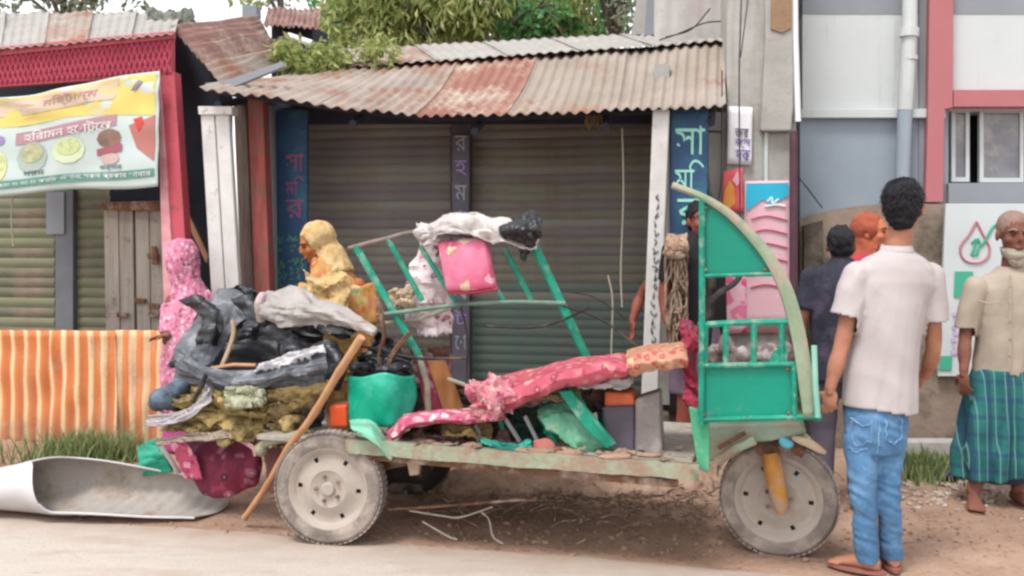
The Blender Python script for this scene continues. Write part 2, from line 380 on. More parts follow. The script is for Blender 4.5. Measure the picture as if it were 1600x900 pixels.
def cloth(name, ctrl, m, parent=None, nu=56, nv=40, wr=.012, ws=9, seed=1, thick=.006, **k):
    b = B().grid(surf(ctrl, nu, nv)); b.fold(wr * .5, ws, seed); ns = b.normals(); W = nu + 1; sd_ = seed + len(name) + nu
    hgt = (b.v[0] - b.v[-1]).length; wid = (b.v[0] - b.v[nu]).length; cell = max(.055, min(.16, .9 / ws))
    for i in range(len(b.v)):
        x, y = (i % W) / nu * wid / cell, (i // W) / nv * hgt / cell
        k1 = facet(x * .9 + y * .35, y * .8 - x * .25, sd_) + .5 * facet(x * 1.9 - y * .8, y * 2.1 + x * .7, sd_ + 9)
        b.v[i] = b.v[i] + ns[i] * (wr * 1.5 * k1)
    b.fold(wr * .25, ws * 3.3, seed + 5, True)
    for i in range(W):                                     # ragged torn edge
        rag = 2.2 * noise.noise(V((i * .55, sd_, 0))) + 1.2 * noise.noise(V((i * 1.7, sd_, 4)))
        a = nv * W + i; b.v[a] = b.v[a] + (b.v[a] - b.v[a - W]) * max(-.7, rag)
    return b.make(name, m, parent, solid=thick, smooth=40, **k)
def pad(name, ctrl, m, T, parent=None, nu=40, nv=14, wr=.008, ws=10, seed=1, pw=6, **k):
    G = surf(ctrl, nu, nv); b = B().grid(G); ns = b.normals(); b2 = B(); W = nu + 1
    top = []; bot = []
    for j in range(nv + 1):
        for i in range(nu + 1):
            a, c = abs(2 * i / nu - 1), abs(2 * j / nv - 1)
            h = T / 2 * math.sqrt(max(0, (1 - a ** pw) * (1 - c ** pw))); p = G[j][i]; n = ns[j * W + i]
            q = wr * (.5 * noise.noise(p * ws + V((seed * 9, 0, 0))) + .7 * facet(i / nu * 9 + j * .1, j / nv * 4 + i / nu * 3, seed + nu))
            top.append(p + n * (h + q)); bot.append(p - n * (h - q))
    n0 = len(top); fs = list(b.f) + [tuple(x + n0 for x in reversed(f)) for f in b.f]
    rim = [(0, i) for i in range(nu)] + [(j, nu) for j in range(nv)] + [(nv, i) for i in range(nu, 0, -1)] + [(j, 0) for j in range(nv, 0, -1)]
    ids = [j * W + i for j, i in rim]
    for q in range(len(ids)):
        x, y = ids[q], ids[(q + 1) % len(ids)]; fs.append((x, x + n0, y + n0, y))
    b2.add(top + bot, fs)
    return b2.make(name, m, parent, smooth=60, **k)
def quadmap(a, b, c, d, off=V((0, 0, 0))):       # corners: top-left, top-right, bottom-right, bottom-left; s right, t up
    return lambda s, t: (a * (1 - s) + b * s) * t + (d * (1 - s) + c * s) * (1 - t) + off
def text(body):
    cu = bpy.data.curves.new('t', 'FONT'); cu.body = body; cu.resolution_u = 3; o = bpy.data.objects.new('t', cu); COL.objects.link(o)
    dg = bpy.context.evaluated_depsgraph_get(); me = bpy.data.meshes.new_from_object(o.evaluated_get(dg))
    vs = [(p.co.x, p.co.y) for p in me.vertices]; fs = [tuple(p.vertices) for p in me.polygons]
    bpy.data.objects.remove(o); bpy.data.curves.remove(cu); bpy.data.meshes.remove(me)
    if not vs: return [], []
    x0, x1 = min(a for a, _ in vs), max(a for a, _ in vs); y0, y1 = min(a for _, a in vs), max(a for _, a in vs)
    return [((x - x0) / max(x1 - x0, 1e-6), (y - y0) / max(y1 - y0, 1e-6)) for x, y in vs], fs
def letters(name, body, fm, box, m, parent, nrm, thick=.003):
    vs, fs = text(body); s0, s1, t0, t1 = box
    pts = [fm(s0 + (s1 - s0) * x, t0 + (t1 - t0) * y) for x, y in vs]
    if len(body) == 1:                                      # a glyph with a separate dot becomes two parts
        up = list(range(len(pts)))
        def fd(i):
            while up[i] != i: i = up[i]
            return i
        for f in fs:
            for i in f[1:]: up[fd(i)] = fd(f[0])
        key = {}
        for i, p in enumerate(pts): key.setdefault(tuple(round(c, 5) for c in p), []).append(i)
        for l in key.values():
            for i in l[1:]: up[fd(i)] = fd(l[0])
        roots = sorted({fd(f[0]) for f in fs}, key=lambda r_: -sum(fd(f[0]) == r_ for f in fs))
        for k, r_ in enumerate(roots):
            o = B().add(pts, [f for f in fs if fd(f[0]) == r_]).make('letter_dot' if k else name, m, parent, smooth=0, solid=thick, recalc=False)
        return o
    return B().add(pts, fs).make(name, m, parent, smooth=0, solid=thick, recalc=False, kind='stuff' if ' ' in body else None)
def strokes(fm, lines, r, b=None):
    b = b or B()
    for ln in lines:
        b.tube(spline([fm(*q) for q in ln], max(4, 4 * (len(ln) - 1))), r, 5)
    return b
def corr(b, a0, a1, c0, c1, waves, amp, n, ny=8, sag=0, jit=0, seed=0, ph=0):
    """corrugated sheet: eave a0->a1, ridge c0->c1, waves across, n = raising normal"""
    G = []
    nx = int(waves * 6)
    for j in range(ny + 1):
        t = j / ny; row = []
        for i in range(nx + 1):
            s = i / nx; p = (a0 * (1 - s) + a1 * s) * (1 - t) + (c0 * (1 - s) + c1 * s) * t
            h = amp * math.cos(2 * math.pi * (s * waves + ph)) - sag * math.sin(math.pi * t)
            h += jit * noise.noise(V((s * 3 + seed, t * 3, seed * 2.7)))
            row.append(p + n * h)
        G.append(row)
    return b.grid(G)
# ================================================================== THE SETTING
def road_edge(x): return 4.22 - .225 * x + .05 * noise.noise(V((x * 1.3, 0, 3))) + .025 * noise.noise(V((x * 5, 0, 9)))
def gz(x, y):
    t = y - road_edge(x)
    if t < 0: return -.012 * sstep(0, -.25, -abs(t)) - .008
    D = y + KF * x
    q = V((x, y, 0))
    return sstep(0, .5, t) * (.02 * fbm(q * 2.2) + .012 * noise.noise(q * 9)) + .06 * sstep(5.0, 6.1, D) * sstep(20, 12, -y + 30) - .008 * (1 - sstep(0, .3, t))
xs = [-300, -120, -50, -20, -9] + [-6 + i * .08 for i in range(151)] + [9, 20, 50, 120, 300]
ys = [-60, -20, -5, 0, 2] + [3 + i * .07 for i in range(72)] + [9, 11, 15, 25, 60, 150, 600]
b = B().grid([[V((x, y, gz(x, y) if abs(x) < 7 and 2 < y < 9 else (-.02 if y < 4 else .05))) for x in xs] for y in ys])
b.make('ground', EARTH, kind='structure', smooth=180, loc=(0, 0, 0))
rx = [-300, -100, -30, -10] + [-6 + i * .06 for i in range(201)] + [10, 30, 100, 300]
G = []
for j in range(41):
    row = []
    for x in rx:
        e = road_edge(x) if abs(x) < 6.1 else 4.22 - .225 * max(-20, min(12, x)); t = 1 - (j / 40) ** 1.5; y = e - 9 * t
        z = .004 - .02 * (1 - sstep(0, .12, e - y)) + .004 * noise.noise(V((x * 2, y * 4, 0))) * sstep(0, .3, e - y)
        row.append(V((x, y, z)))
    G.append(row)
B().grid(G).make('road', ROAD, kind='structure', smooth=180, loc=(0, 0, 0))
def on_ground(u, v):                                       # a pixel on the ground
    d = FOC * CAMH / (v - HZ); x = (u - 800) / FOC * d
    for _ in range(6): d = FOC * (CAMH - gz(x, d)) / (v - HZ); x = (u - 800) / FOC * d
    return V((x, d, gz(x, d)))
# raised earth step in front of the shutters
b = B().prism([PF(375, 745, 6.35) * V((1, 1, 0)) + V((0, 0, .0)), PF(1046, 745, 6.35) * V((1, 1, 0)), PF(1046, 720, 7.4) * V((1, 1, 0)), PF(375, 720, 7.4) * V((1, 1, 0))], (0, 0, .2))
b.make('shop_step', CONCB, kind='structure', smooth=0, bevel=.02)
def panel(name, px, D, depth, m, parent=None, fn=PF, bevel=.004, **k):
    """outline in photo pixels set on a street-front plane D, with a real depth going back"""
    e = -NF * depth if fn is PF else (-NW * depth if fn is PV else V((0, depth, 0)))
    return B().prism([fn(u, v, D) for u, v in px], e).make(name, m, parent, smooth=0, bevel=bevel, **k)
def rect(x0, y0, x1, y1): return [(x0, y0), (x1, y0), (x1, y1), (x0, y1)]
def base(u, D): p = PF(u, 700, D); return V((p.x, p.y, gz(p.x, p.y)))
def gv(u, D):                                              # pixel row where a street-front plane meets the ground
    p = base(u, D); return HZ + (CAMH - p.z) * FOC / p.y

# ------------------------------------------------------------------ right building, painted grey and white with red bands
D = 6.9
rb = thing('painted_building', 'grey and white painted building with red bands and a downpipe at the right edge', 'building', base(1420, D))
panel('upper_wall', rect(1254, 22, 1700, 172), D, .3, PANW, rb, bevel=0)
panel('upper_band', rect(1254, -260, 1700, 22), D - .004, .3, GREYB, rb, bevel=0)
panel('lower_wall', rect(1250, 172, 1482, 372), D - .002, .3, PANB, rb, bevel=0)
panel('ledge', rect(1252, 170, 1478, 184), D - .06, .1, PANW, rb)
panel('sill_band', rect(1482, 286, 1700, 318), D - .05, .35, GREYB, rb)
panel('beam', rect(1490, 140, 1700, 167), D - .09, .2, REDB, rb)
panel('column', [(1456, -260), (1491, -260), (1489, 168), (1476, 171), (1474, 316), (1446, 316), (1450, 168)], D - .1, .12, REDB, rb)
panel('strip', rect(1436, -200, 1452, 316), D - .02, .05, GREYB, rb, bevel=0)
tp = [PF(1424, -200, D - .1), PF(1421, 60, D - .1), PF(1414, 172, D - .1)]
B().tube(tp, .05, 12).tube([PF(1421, 44, D - .1), PF(1420, 58, D - .1)], .066, 12).tube([PF(1421, 88, D - .1), PF(1421, 94, D - .1)], .056, 12).make('downpipe', PANW, rb)
B().tube([PF(1414, 172, D - .1), PF(1408, 330, D - .1)], .049, 12).make('downpipe', PANB, rb, label='blue-grey lower length of downpipe')
win = panel('window', rect(1482, 167, 1700, 286), D + .28, .02, INT, rb, bevel=0)
GLASS = mat('dusty_window_glass', '77757c', '5c5a5e', 7, rough=.15, dirt_or_sheen='8c8680', ds=5, bump=.03, spec=.6)
for (x0, x1, y0, y1) in ((1487, 1515, 170, 284), (1531, 1600, 170, 285), (1606, 1680, 170, 285)):
    fr = B()
    for q in (rect(x0, y0, x0 + 6, y1), rect(x1 - 6, y0, x1, y1), rect(x0 + 6, y0, x1 - 6, y0 + 6), rect(x0 + 6, y1 - 7, x1 - 6, y1)):
        fr.prism([PF(u, v, D + .08) for u, v in q], -NF * .05)
    f = fr.make('sash', flat('aluminium_sash_%d' % x0, 'b9bcbc'), win, smooth=0)
    panel('pane', rect(x0 + 6, y0 + 6, x1 - 6, y1 - 7), D + .1, .01, GLASS, rb, bevel=0)
bars = B()
for k in range(5): bars.tube([PF(1538, 180 + k * 24, D + .22), PF(1598, 180 + k * 24, D + .22)], .008, 5)
bars.make('grille', DARK, win)
# rough concrete wall below
cw = thing('concrete_wall', 'stained rough concrete wall under the grey building, behind the people', 'wall', base(1380, 6.72))
pts = [(1250, 345), (1270, 335), (1300, 328), (1345, 321), (1400, 318), (1480, 319), (1710, 319), (1710, gv(1710, 6.72) + 15), (1250, gv(1250, 6.72) + 15)]
B().prism([PF(u, v, 6.72) for u, v in pts], -NF * .35).make('wall', CONCB, cw, smooth=0)
panel('buttress', [(1256, 352), (1286, 344), (1288, gv(1288, 6.6) + 8), (1256, gv(1256, 6.6) + 8)], 6.62, .12, mat('dark_mossy_concrete', '4c4740', '3a352e', 4, rough=.95, dirt_or_sheen='665e52', bump=.5), cw)
db = B().prism([PF(1405, 690, 6.5), PF(1700, 690, 6.5), PF(1700, 690, 6.5) * V((1, 1, 0)), PF(1405, 690, 6.5) * V((1, 1, 0))], -NF * .12)
db.make('drain_edge', CONC, kind='structure', smooth=0, bevel=.01)

# white notice board with a drop emblem
Ds = 6.66
sb = thing('notice_board', 'tall white board with a red drop outline and green marks behind the old man', 'sign', base(1560, Ds))
fmS = quadmap(PF(1478, 318, Ds), PF(1690, 318, Ds), PF(1690, 588, Ds), PF(1466, 588, Ds), NF * .006)
B().prism([PF(1478, 318, Ds), PF(1690, 318, Ds), PF(1690, 588, Ds), PF(1466, 588, Ds)], -NF * .04).make('board', SIGNW, sb, smooth=0, bevel=.003)
GMK, RMK, LMK = flat('green_print', '3c9a80'), flat('red_print', 'b06a78'), flat('lilac_print', 'b59ac0')
def sp(u, v): return ((u - 1472) / 218, 1 - (v - 318) / 270)
strokes(fmS, [[sp(*q) for q in ((1523, 346), (1512, 366), (1499, 384), (1501, 400), (1512, 409), (1530, 410), (1543, 401), (1545, 386), (1535, 368), (1523, 346))]], .0075).make('drop_outline', RMK, sb)
strokes(fmS, [[sp(*q) for q in ((1516, 380), (1524, 374), (1520, 390), (1517, 398), (1528, 396))], [sp(*q) for q in ((1526, 372), (1530, 384), (1522, 399))], [sp(*q) for q in ((1533, 384), (1541, 370), (1552, 352), (1562, 356))]], .008).make('leaf_emblem', GMK, sb)
for q in ([(1491, 424), (1520, 424), (1520, 434), (1504, 446), (1502, 464), (1491, 464)], rect(1472, 556, 1492, 578)):
    B().prism([fmS(*sp(u, v)) for u, v in q], NF * .003).make('green_mark', GMK, sb, smooth=0)
g = B()
for k in range(7): g.prism([fmS(*sp(u, v)) for u, v in rect(1490 + (k % 2) * 3, 488 + k * 10, 1500 - (k % 3) * 2, 494 + k * 10)], NF * .003)
g.make('small_print', LMK, sb, smooth=0)

# ------------------------------------------------------------------ pale stained plaster building between the shops
D = 6.35
pb = thing('plaster_building', 'weathered pale plaster building side with posters, between tin awning and grey building', 'building', base(1180, D))
vb = gv(1140, D) + 12
b = B()
G = [[PF(1136 + i * 108 / 40, -260 + j * (vb + 260) / 60, D) + NF * (.012 * fbm(V((i * .25, j * .2, 4)))) for i in range(41)] for j in range(61)]
b.grid(G)
b.make('front_wall', CONC, pb, smooth=180)
B().prism([PF(1136, -260, D + .03), PF(1244, -260, D + .03), PF(1244, vb, D + .03), PF(1136, vb, D + .03)], -NF * 2.2).make('wall_core', CONC, pb, smooth=0)
G = [[PF(1022 + i * 118 / 30, -260 + j * 960 / 40, 7.72) + NF * (.012 * fbm(V((i * .25, j * .2, 9)))) for i in range(31)] for j in range(41)]
B().grid(G).make('rear_wall', mat('pale_stained_wall', 'b4b0ac', 'a09c98', 3, rough=.9, dirt_or_sheen='a89094', ds=2.5, dthr=(.58, .78), bump=.3, bs=18), pb, smooth=180)
panel('side_return', [(1107, 175), (1136, 175), (1136, vb), (1107, vb)], D + .08, .3, CONC, pb)
strokes(quadmap(PF(1030, 0, 7.6), PF(1130, 0, 7.6), PF(1130, 66, 7.6), PF(1030, 66, 7.6)), [[(0, .05), (.3, .2), (.7, .45), (1, .5)], [(.1, .12), (.5, .3), (.8, .8)]], .006).make('wall_cable', DARK, pb)
panel('pilaster', [(1190, -260), (1240, -260), (1240, 165), (1236, 205), (1188, 205), (1196, 60)], D - .07, .1, CONC, pb, bevel=.012)
panel('bare_brick_patch', [(1206, -60), (1236, -60), (1237, 44), (1222, 52), (1204, 46)], D - .082, .02, mat('brown_bare_plaster', '94785f', '7c6450', 5, rough=.95, bump=.5), pb, bevel=.006)
for k in range(0):
    panel('plaster_flake', [(1060 + k * 30 + random.randint(-8, 8), 20 + 14 * k), (1078 + k * 31, 14 + 15 * k), (1082 + k * 29, 34 + 13 * k), (1064 + k * 30, 40 + 12 * k)], D - .02, .03, CONC, pb, bevel=.004)
panel('stain_strip', rect(1194, 205, 1200, 285), D - .02, .03, PANW, pb)
# posters pasted on it
def poster(name, label, q, D, m, cat='poster'):
    t = thing(name, label, cat, PF(q[0][0], q[2][1], D), 'posters on the plaster wall')
    fm = quadmap(*[PF(u, v, D) for u, v in q], NF * .003)
    G = [[fm(i / 8, j / 8) + NF * .006 * noise.noise(V((i * .7, j * .7, q[0][0]))) for i in range(9)] for j in range(9)]
    B().grid(G).make('sheet', m, t, smooth=180, solid=.003)
    return t, quadmap(*[PF(u, v, D) for u, v in q], NF * .012)
t, fm = poster('paper_notice', 'white paper notice with purple and black lettering under the awning end', [(1138, 166), (1176, 168), (1174, 258), (1136, 256)], D - .028, flat('white_paper', 'd5d2d6'))
letters('lettering', 'জর', fm, (.3, .85, .46, .62), flat('black_ink', '4a4658'), t, NF)
letters('lettering', 'ক্স', fm, (.3, .95, .28, .44), flat('purple_ink', '6a5a9a'), t, NF)
letters('lettering', 'দক', fm, (.35, .95, .06, .25), MATS['purple_ink'], t, NF)
t, fm = poster('red_poster', 'small red and yellow poster above the green cab panel', [(1130, 268), (1160, 262), (1162, 332), (1128, 330)], D - .026, mat('red_yellow_print', 'd8486a', 'd86a50', 7, rough=.6, bump=.03))
b = B(); b.prism([fm(s, q) for s, q in ((.1, .5), (.35, .75), (.55, .6), (.6, .2), (.3, .05), (.05, .2))], NF * .002); b.make('yellow_figure', mat('yellow_print', 'd8ac3c', 'd8703c', 12, rough=.6, bump=0), t, smooth=0)
b = B(); b.prism([fm(s, q) for s, q in ((.45, .75), (.75, .95), (.9, .7), (.7, .6))], NF * .002); b.make('pale_figure', flat('pale_pink_print', 'e8a0b0'), t, smooth=0)
t, fm = poster('cyan_poster', 'large poster with cyan top and faded pink lower half beside the dark pipe', [(1164, 283), (1234, 282), (1234, 520), (1160, 520)], D - .026, mat('faded_pink_print', 'd8a4ae', 'd0b4b8', 6, (1, 1, 2), rough=.7, bump=.04))
b = B(); b.prism([fm(s, q) for s, q in ((.03, .8), (.03, .985), (.97, .985), (.97, .9), (.6, .84), (.4, .88))], NF * .003); b.make('cyan_field', flat('cyan_print', '2aa6c4'), t, smooth=0)
strokes(fm, [[(.5, .86), (.6, .89), (.62, .85), (.75, .88)], [(.45, .83), (.7, .84), (.9, .83)]], .008).make('white_lettering', flat('white_ink', 'd8dede'), t)
strokes(fm, [[(.15, .75 - .09 * k), (.5, .77 - .09 * k), (.95, .74 - .09 * k)] for k in range(6)], .006).make('pink_line', flat('rose_print', 'cc7088'), t)
t, fm = poster('pink_poster', 'pink flowered poster seen through the open cab below the sail panel', [(1124, 430), (1166, 430), (1166, 520), (1124, 522)], D - .034, floral('pink_poster_print', 'e0b0bc', ['d85a80', 'e890a8', 'e0d0d4', 'd87898'], 9, .5))
# dark iron pole + white pipe at the corner
B().tube([PF(1240, 205, 6.25), PF(1240, gv(1240, 6.25), 6.25)], .028, 10).make('iron_pole', mat('maroon_iron', '5a3c44', '46303a', 7, rough=.7, bump=.2), label='dark maroon iron pole between the posters and the grey wall', cat='pole')
B().tube([PF(1240, -200, 6.3), PF(1243, 60, 6.3), PF(1247, 190, 6.3)], .02, 10).make('white_pipe', flat('white_pvc', 'd4d4d4'), label='thin white pipe running down the corner of the plaster wall', cat='pipe')
for k, (pts, r) in enumerate((([(1160, -60), (1157, 40), (1155, 120), (1156, 300), (1158, 420)], .005), ([(1176, -60), (1166, 20), (1157, 90)], .004), ([(1128, 110), (1128, 200), (1126, 290), (1116, 330)], .005))):
    B().tube(spline([PF(u, v, 5.9 if k < 2 else 6.1) for u, v in pts], 20), r, 5).make('electric_wire', BLKT, label=['black wire hanging straight down past the white paper notice', 'short black wire slanting into the top of the hanging wire', 'thin dark wire dangling beside the awning end'][k], cat='wire', group='electric wires')
B().tube(spline([PF(1246, 275, 6.8), PF(1262, 295, 6.78), PF(1285, 325, 6.75)], 10), .005, 5).make('electric_wire', BLKT, label='thin wire sagging across the blue-grey wall corner', cat='wire', group='electric wires')

# ------------------------------------------------------------------ middle shop: tin awning, pillars, shutters, sign boards
Ev = [(312, 138), (420, 152), (545, 170), (650, 180), (740, 182), (850, 178), (950, 174), (1040, 169), (1134, 166)]
def eave(s):
    x = s * (len(Ev) - 1); k = min(int(x), len(Ev) - 2); q = x - k
    u = Ev[k][0] * (1 - q) + Ev[k + 1][0] * q; v = Ev[k][1] * (1 - q) + Ev[k + 1][1] * q
    return PF(u, v, 5.8)
def topl(s): return PF(470 + s * 664, 112 - s * 48, 7.45)
aw = thing('tin_awning', 'long rusty corrugated tin awning over the closed shutters', 'roof', base(760, 6.6))
mats = [TIN, TIN, TIN, TIN, TINR, TINR, TINT, TINT, TINT, TINT]
cuts = [0, .1, .2, .3, .375, .47, .56, .66, .77, .89, 1]
nr = V((0, -.42, .9)).normalized()
for k in range(10):
    s0, s1 = cuts[k] - (.008 if k else 0), cuts[k + 1]
    G = []; waves = round((s1 - s0) * 43); nx = waves * 6
    for j in range(13):
        t = j / 12; row = []
        for i in range(nx + 1):
            s = s0 + (s1 - s0) * i / nx
            p = eave(s) * (1 - t) + topl(s) * t
            p = p + V((0, 0, .09 * (1 - t) * math.sin(t * 3) * (1 - sstep(.08, .4, s))))
            h = .012 * math.cos(2 * math.pi * s * 43) - .05 * math.sin(math.pi * t) + .02 * noise.noise(V((s * 7, t * 2, 1))) + .006 * (k % 2)
            row.append(p + nr * h + (p - topl(s)).normalized() * (.03 * noise.noise(V((k * 3.1, 0, 0))) * (1 - t)))
        G.append(row)
    B().grid(G).make('roof_sheet', mats[k], aw, smooth=60, solid=.004)
for s in (.02, .25, .5, .75, .98): B().tube([eave(s) + V((0, .15, -.08)), topl(s) + V((0, 0, -.16))], .03, 6).make('rafter', DARKW, aw)
B().tube([eave(i / 16) + V((0, .3, .03)) for i in range(17)], .022, 6).make('purlin', DARKW, aw)
rr = thing('upper_tin_roof', 'pale grey tin roof rising behind the rusty awning', 'roof', base(800, 8.2))
for k in range(6):
    s0, s1 = k / 6 - (.01 if k else 0), (k + 1) / 6
    lo = lambda s: PF(462 + s * 674, 110 - s * 47, 7.3); hi = lambda s: PF(440 + s * 640, 82 - s * 34, 9.6)
    b = corr(B(), lo(s0), lo(s1), hi(s0), hi(s1), 7, .009, V((0, -.25, .97)), 8, jit=.006, seed=k)
    b.make('roof_sheet', TING if k > 1 else TIN, rr, smooth=60, solid=.004)
B().prism([PF(470, 116, 7.5), PF(1136, 72, 7.5), PF(1136, 40, 7.5) * V((1, 1, 0)) + V((0, 0, PF(1136, 66, 7.5).z)), PF(470, 104, 7.5)], -NF * .05).make('closing_board', DARKW, rr, smooth=0)
ms = thing('shuttered_shop', 'low shop front with two grey roller shutters under the tin awning', 'building', base(740, 7.0))
Dm = 7.0
def floorv(u, D):
    p = PF(u, 700, D); return HZ + (CAMH - .2) * FOC / p.y
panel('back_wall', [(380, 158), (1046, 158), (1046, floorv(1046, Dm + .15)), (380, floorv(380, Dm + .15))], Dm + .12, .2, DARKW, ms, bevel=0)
panel('side_wall', [(1022, 100), (1046, 100), (1046, floorv(1046, Dm)), (1022, floorv(1022, Dm))], Dm - .3, .4, CONC, ms, bevel=0)
panel('shutter_post', [(704, 170), (736, 170), (736, floorv(736, Dm)), (704, floorv(704, Dm))], Dm - .05, .12, mat('divider_grey', '5c565c', '4c464c', 4, bump=.2), ms)
panel('lintel', rect(430, 168, 1046, 192), Dm - .1, .2, DARKW, ms)
def shutter(u0, u1, v0, v1, D, n, m, parent):
    """roller shutter: every slat an object sharing one curved mesh"""
    a0, a1 = PF(u0, v0, D), PF(u1, v0, D); h = (v1 - v0) / n / FOC * ((a0.y + a1.y) / 2)
    a1 = V((a1.x, a1.y, a0.z)); G = []
    for q in range(7):
        t = q / 6; out = (.010 * math.sin(math.pi * min(1, t * 1.12)) if t < .9 else -.004)
        G.append([a0 + NF * out + V((0, 0, -h * t)), a1 + NF * out + V((0, 0, -h * t))])
    s = B().grid(G).make('slat', m, parent, smooth=50)
    ms_ = [SLAT, SLAT2, SLAT3] if m is SLAT else [SLATL, SLATL, SLATL2]
    for k in range(1, n): vary(clone(s, parent, V((0, random.uniform(-.003, .003), -h * k))), [SLATT] if u0 == 736 and random.random() < (k - 15) / 8 else ms_)
shutter(478, 704, 176, 660, Dm, 34, SLAT, ms)
shutter(736, 1024, 176, 660, Dm, 34, SLAT, ms)
panel('threshold', [(440, 655), (1040, 655), (1040, 672), (440, 672)], Dm - .05, .1, CONCB, ms)
# the two blue boards and the divider sign
VIO, PNK, MINT = flat('violet_lettering', 'a08ac0'), flat('dim_red_lettering', '8a4a6a'), flat('mint_lettering', '8ecab8')
t = thing('blue_sign_board', 'dim blue shop board with reddish letters and a flower bed print behind the orange shawl', 'sign', base(452, 6.5), 'blue shop boards')
q = [(428, 172), (480, 172), (480, 452), (430, 452)]
B().prism([PF(u, v, 6.5) for u, v in q], -NF * .03).make('board', SIGNB, t, smooth=0, bevel=.003)
fm = quadmap(*[PF(u, v, 6.5) for u, v in q], NF * .004)
for k, ch in enumerate(('সা', 'মি', 'র')): letters('lettering', ch, fm, (.35, .9, .66 - k * .13, .76 - k * .13), PNK, t, NF)
fl = B()
for k in range(70):
    s, tt = random.uniform(.05, .9), random.uniform(.02, .3); c = fm(s, tt); a = random.uniform(0, 3.1); L = .02
    ux = FD * math.cos(a) + Z * math.sin(a); uy = ux.cross(NF)
    fl.add([c + ux * L, c + uy * L * .4, c - ux * L, c - uy * L * .4], [(0, 1, 2, 3)])
fl.make('printed_leaf', mat('printed_leaf_green', '5a8a5c', '3a6a6c', 14, rough=.6, bump=0), t, kind='stuff', smooth=0)
t = thing('blue_sign_board', 'blue shop board with mint green letters right of the white pillar', 'sign', base(1076, 5.95), 'blue shop boards')
q = [(1049, 168), (1107, 168), (1104, 372), (1046, 372)]
B().prism([PF(u, v, 5.95) for u, v in q], -NF * .03).make('board', SIGNB, t, smooth=0, bevel=.003)
fm = quadmap(*[PF(u, v, 5.95) for u, v in q], NF * .004)
letters('lettering', 'সা', fm, (.12, .92, .64, .86), MINT, t, NF); letters('lettering', 'মি', fm, (.12, .9, .36, .6), MINT, t, NF); letters('lettering', 'র', fm, (.2, .8, .1, .3), MINT, t, NF)

t = thing('divider_sign', 'narrow strip sign with faint violet letters between the two shutters', 'sign', base(720, 6.9))
q = [(707, 212), (733, 212), (733, 600), (707, 600)]
B().prism([PF(u, v, 6.88) for u, v in q], -NF * .02).make('board', mat('faded_strip_board', '57505f', '6a6a70', 5, rough=.7, bump=.1), t, smooth=0)
fm = quadmap(*[PF(u, v, 6.88) for u, v in q], NF * .004)
for k, ch in enumerate('রহমানস্টোর'[:9]): letters('lettering', ch, fm, (.15, .85, .94 - k * .1, 1.0 - k * .1), VIO if k % 2 else flat('grey_lettering_%d' % k, '9aa0a0'), t, NF)
# pillars and posts under the awning
def post(name, label, top, bot, wpx, depth, D, m, cat='pillar', parts=1, lean=0):
    """leaning square pillar from a top pixel to a bottom pixel (bottom may be lowered to the ground)"""
    t = thing(name, label, cat, PF(bot[0], bot[1], D), 'white pillars of the shop' if name == 'white_pillar' else None)
    W = wpx / 2
    for i in range(parts):
        x0, x1 = -W + i * wpx / parts + (.8 if i else 0), -W + (i + 1) * wpx / parts - (.8 if i < parts - 1 else 0)
        panel('shaft', [(top[0] + x0, top[1]), (top[0] + x1, top[1]), (bot[0] + x1, bot[1]), (bot[0] + x0, bot[1])], D, depth, m, t, bevel=.008)
    return t
t = post('white_pillar', 'leaning white double pillar with a plain cap left of the red post', (335, 176), (366, 700), 44, .05, 5.95, WHITEP, parts=2)
panel('cap', [(309, 166), (362, 166), (362, 179), (310, 179)], 5.93, .09, WHITEP, t)
post('red_wooden_post', 'red-brown wooden post beside the leaning white pillar', (398, 150), (418, 690), 24, .1, 6.15, REDW, 'post')
post('plank_post', 'brown plank wall edge squeezed between white pillar and red post', (374, 155), (396, 690), 20, .05, 6.3, mat('grey_brown_boards', '75665c', '5a4c48', 8, (6, 6, .6), rough=.9, bump=.3), 'post')
post('grey_door_jamb', 'thin grey-green jamb left of the dim blue board', (420, 165), (428, 690), 10, .06, 6.4, GREYB, 'post')
t = post('white_pillar', 'slim white pillar with a vertical scrawl under the right end of the awning', (1033, 170), (1012, 690), 26, .13, 5.85, WHITEP)
fm = quadmap(PF(1022, 180, 5.85), PF(1046, 180, 5.85), PF(1032, 545, 5.85), PF(1007, 545, 5.85), NF * .005)
ls = []
for k in range(17):
    y = .66 - k * .038; ls.append([(.25 + .3 * random.random(), y), (.3 + .4 * random.random(), y - .012), (.3 + .3 * random.random(), y - .026), (.4 + .3 * random.random(), y - .012)])
strokes(fm, ls, .0035).make('scrawl', flat('ink_scrawl', '55524f'), t)
B().tube([PF(1108, 175, 6.0), PF(1102, 205, 6.0), PF(1128, 206, 6.0)], .012, 6).make('iron_bracket', DARK, label='black iron bracket under the awning beside the blue board', cat='bracket')
B().tube([PF(1102, 255, 6.0), PF(1108, 300, 5.98), PF(1120, 332, 5.98)], .014, 6).make('black_strap', BLKT, label='black strap hanging slanted above the green sail panel', cat='strap')
# things hanging under the awning and strings
b = B()
for k in range(9): b.tube(spline([PF(915 + k * 3, 180, 6), PF(912 + k * 4 + random.uniform(-6, 6), 192, 6), PF(918 + k * 2.5, 203 + random.uniform(-8, 10), 6)], 6), .006, 4)
b.make('rag_bundle', OLIVE, label='small bundle of rags tucked under the awning edge', cat='rags')
for k, (pts, lab) in enumerate((([(972, 200), (974, 300), (970, 420), (972, 480)], 'pale string hanging in front of the right shutter'), ([(950, 430), (957, 470), (955, 560), (958, 600)], 'yellowish cord hanging low over the cushion end'), ([(20, 305), (18, 345), (21, 385)], 'short white cord hanging from the food banner'))):
    B().tube(spline([PF(u, v, 6.2) for u, v in pts], 14), .006, 5).make('loose_string', flat('pale_cord_%d' % k, 'a8a090'), label=lab, cat='string', group='loose strings and cords')
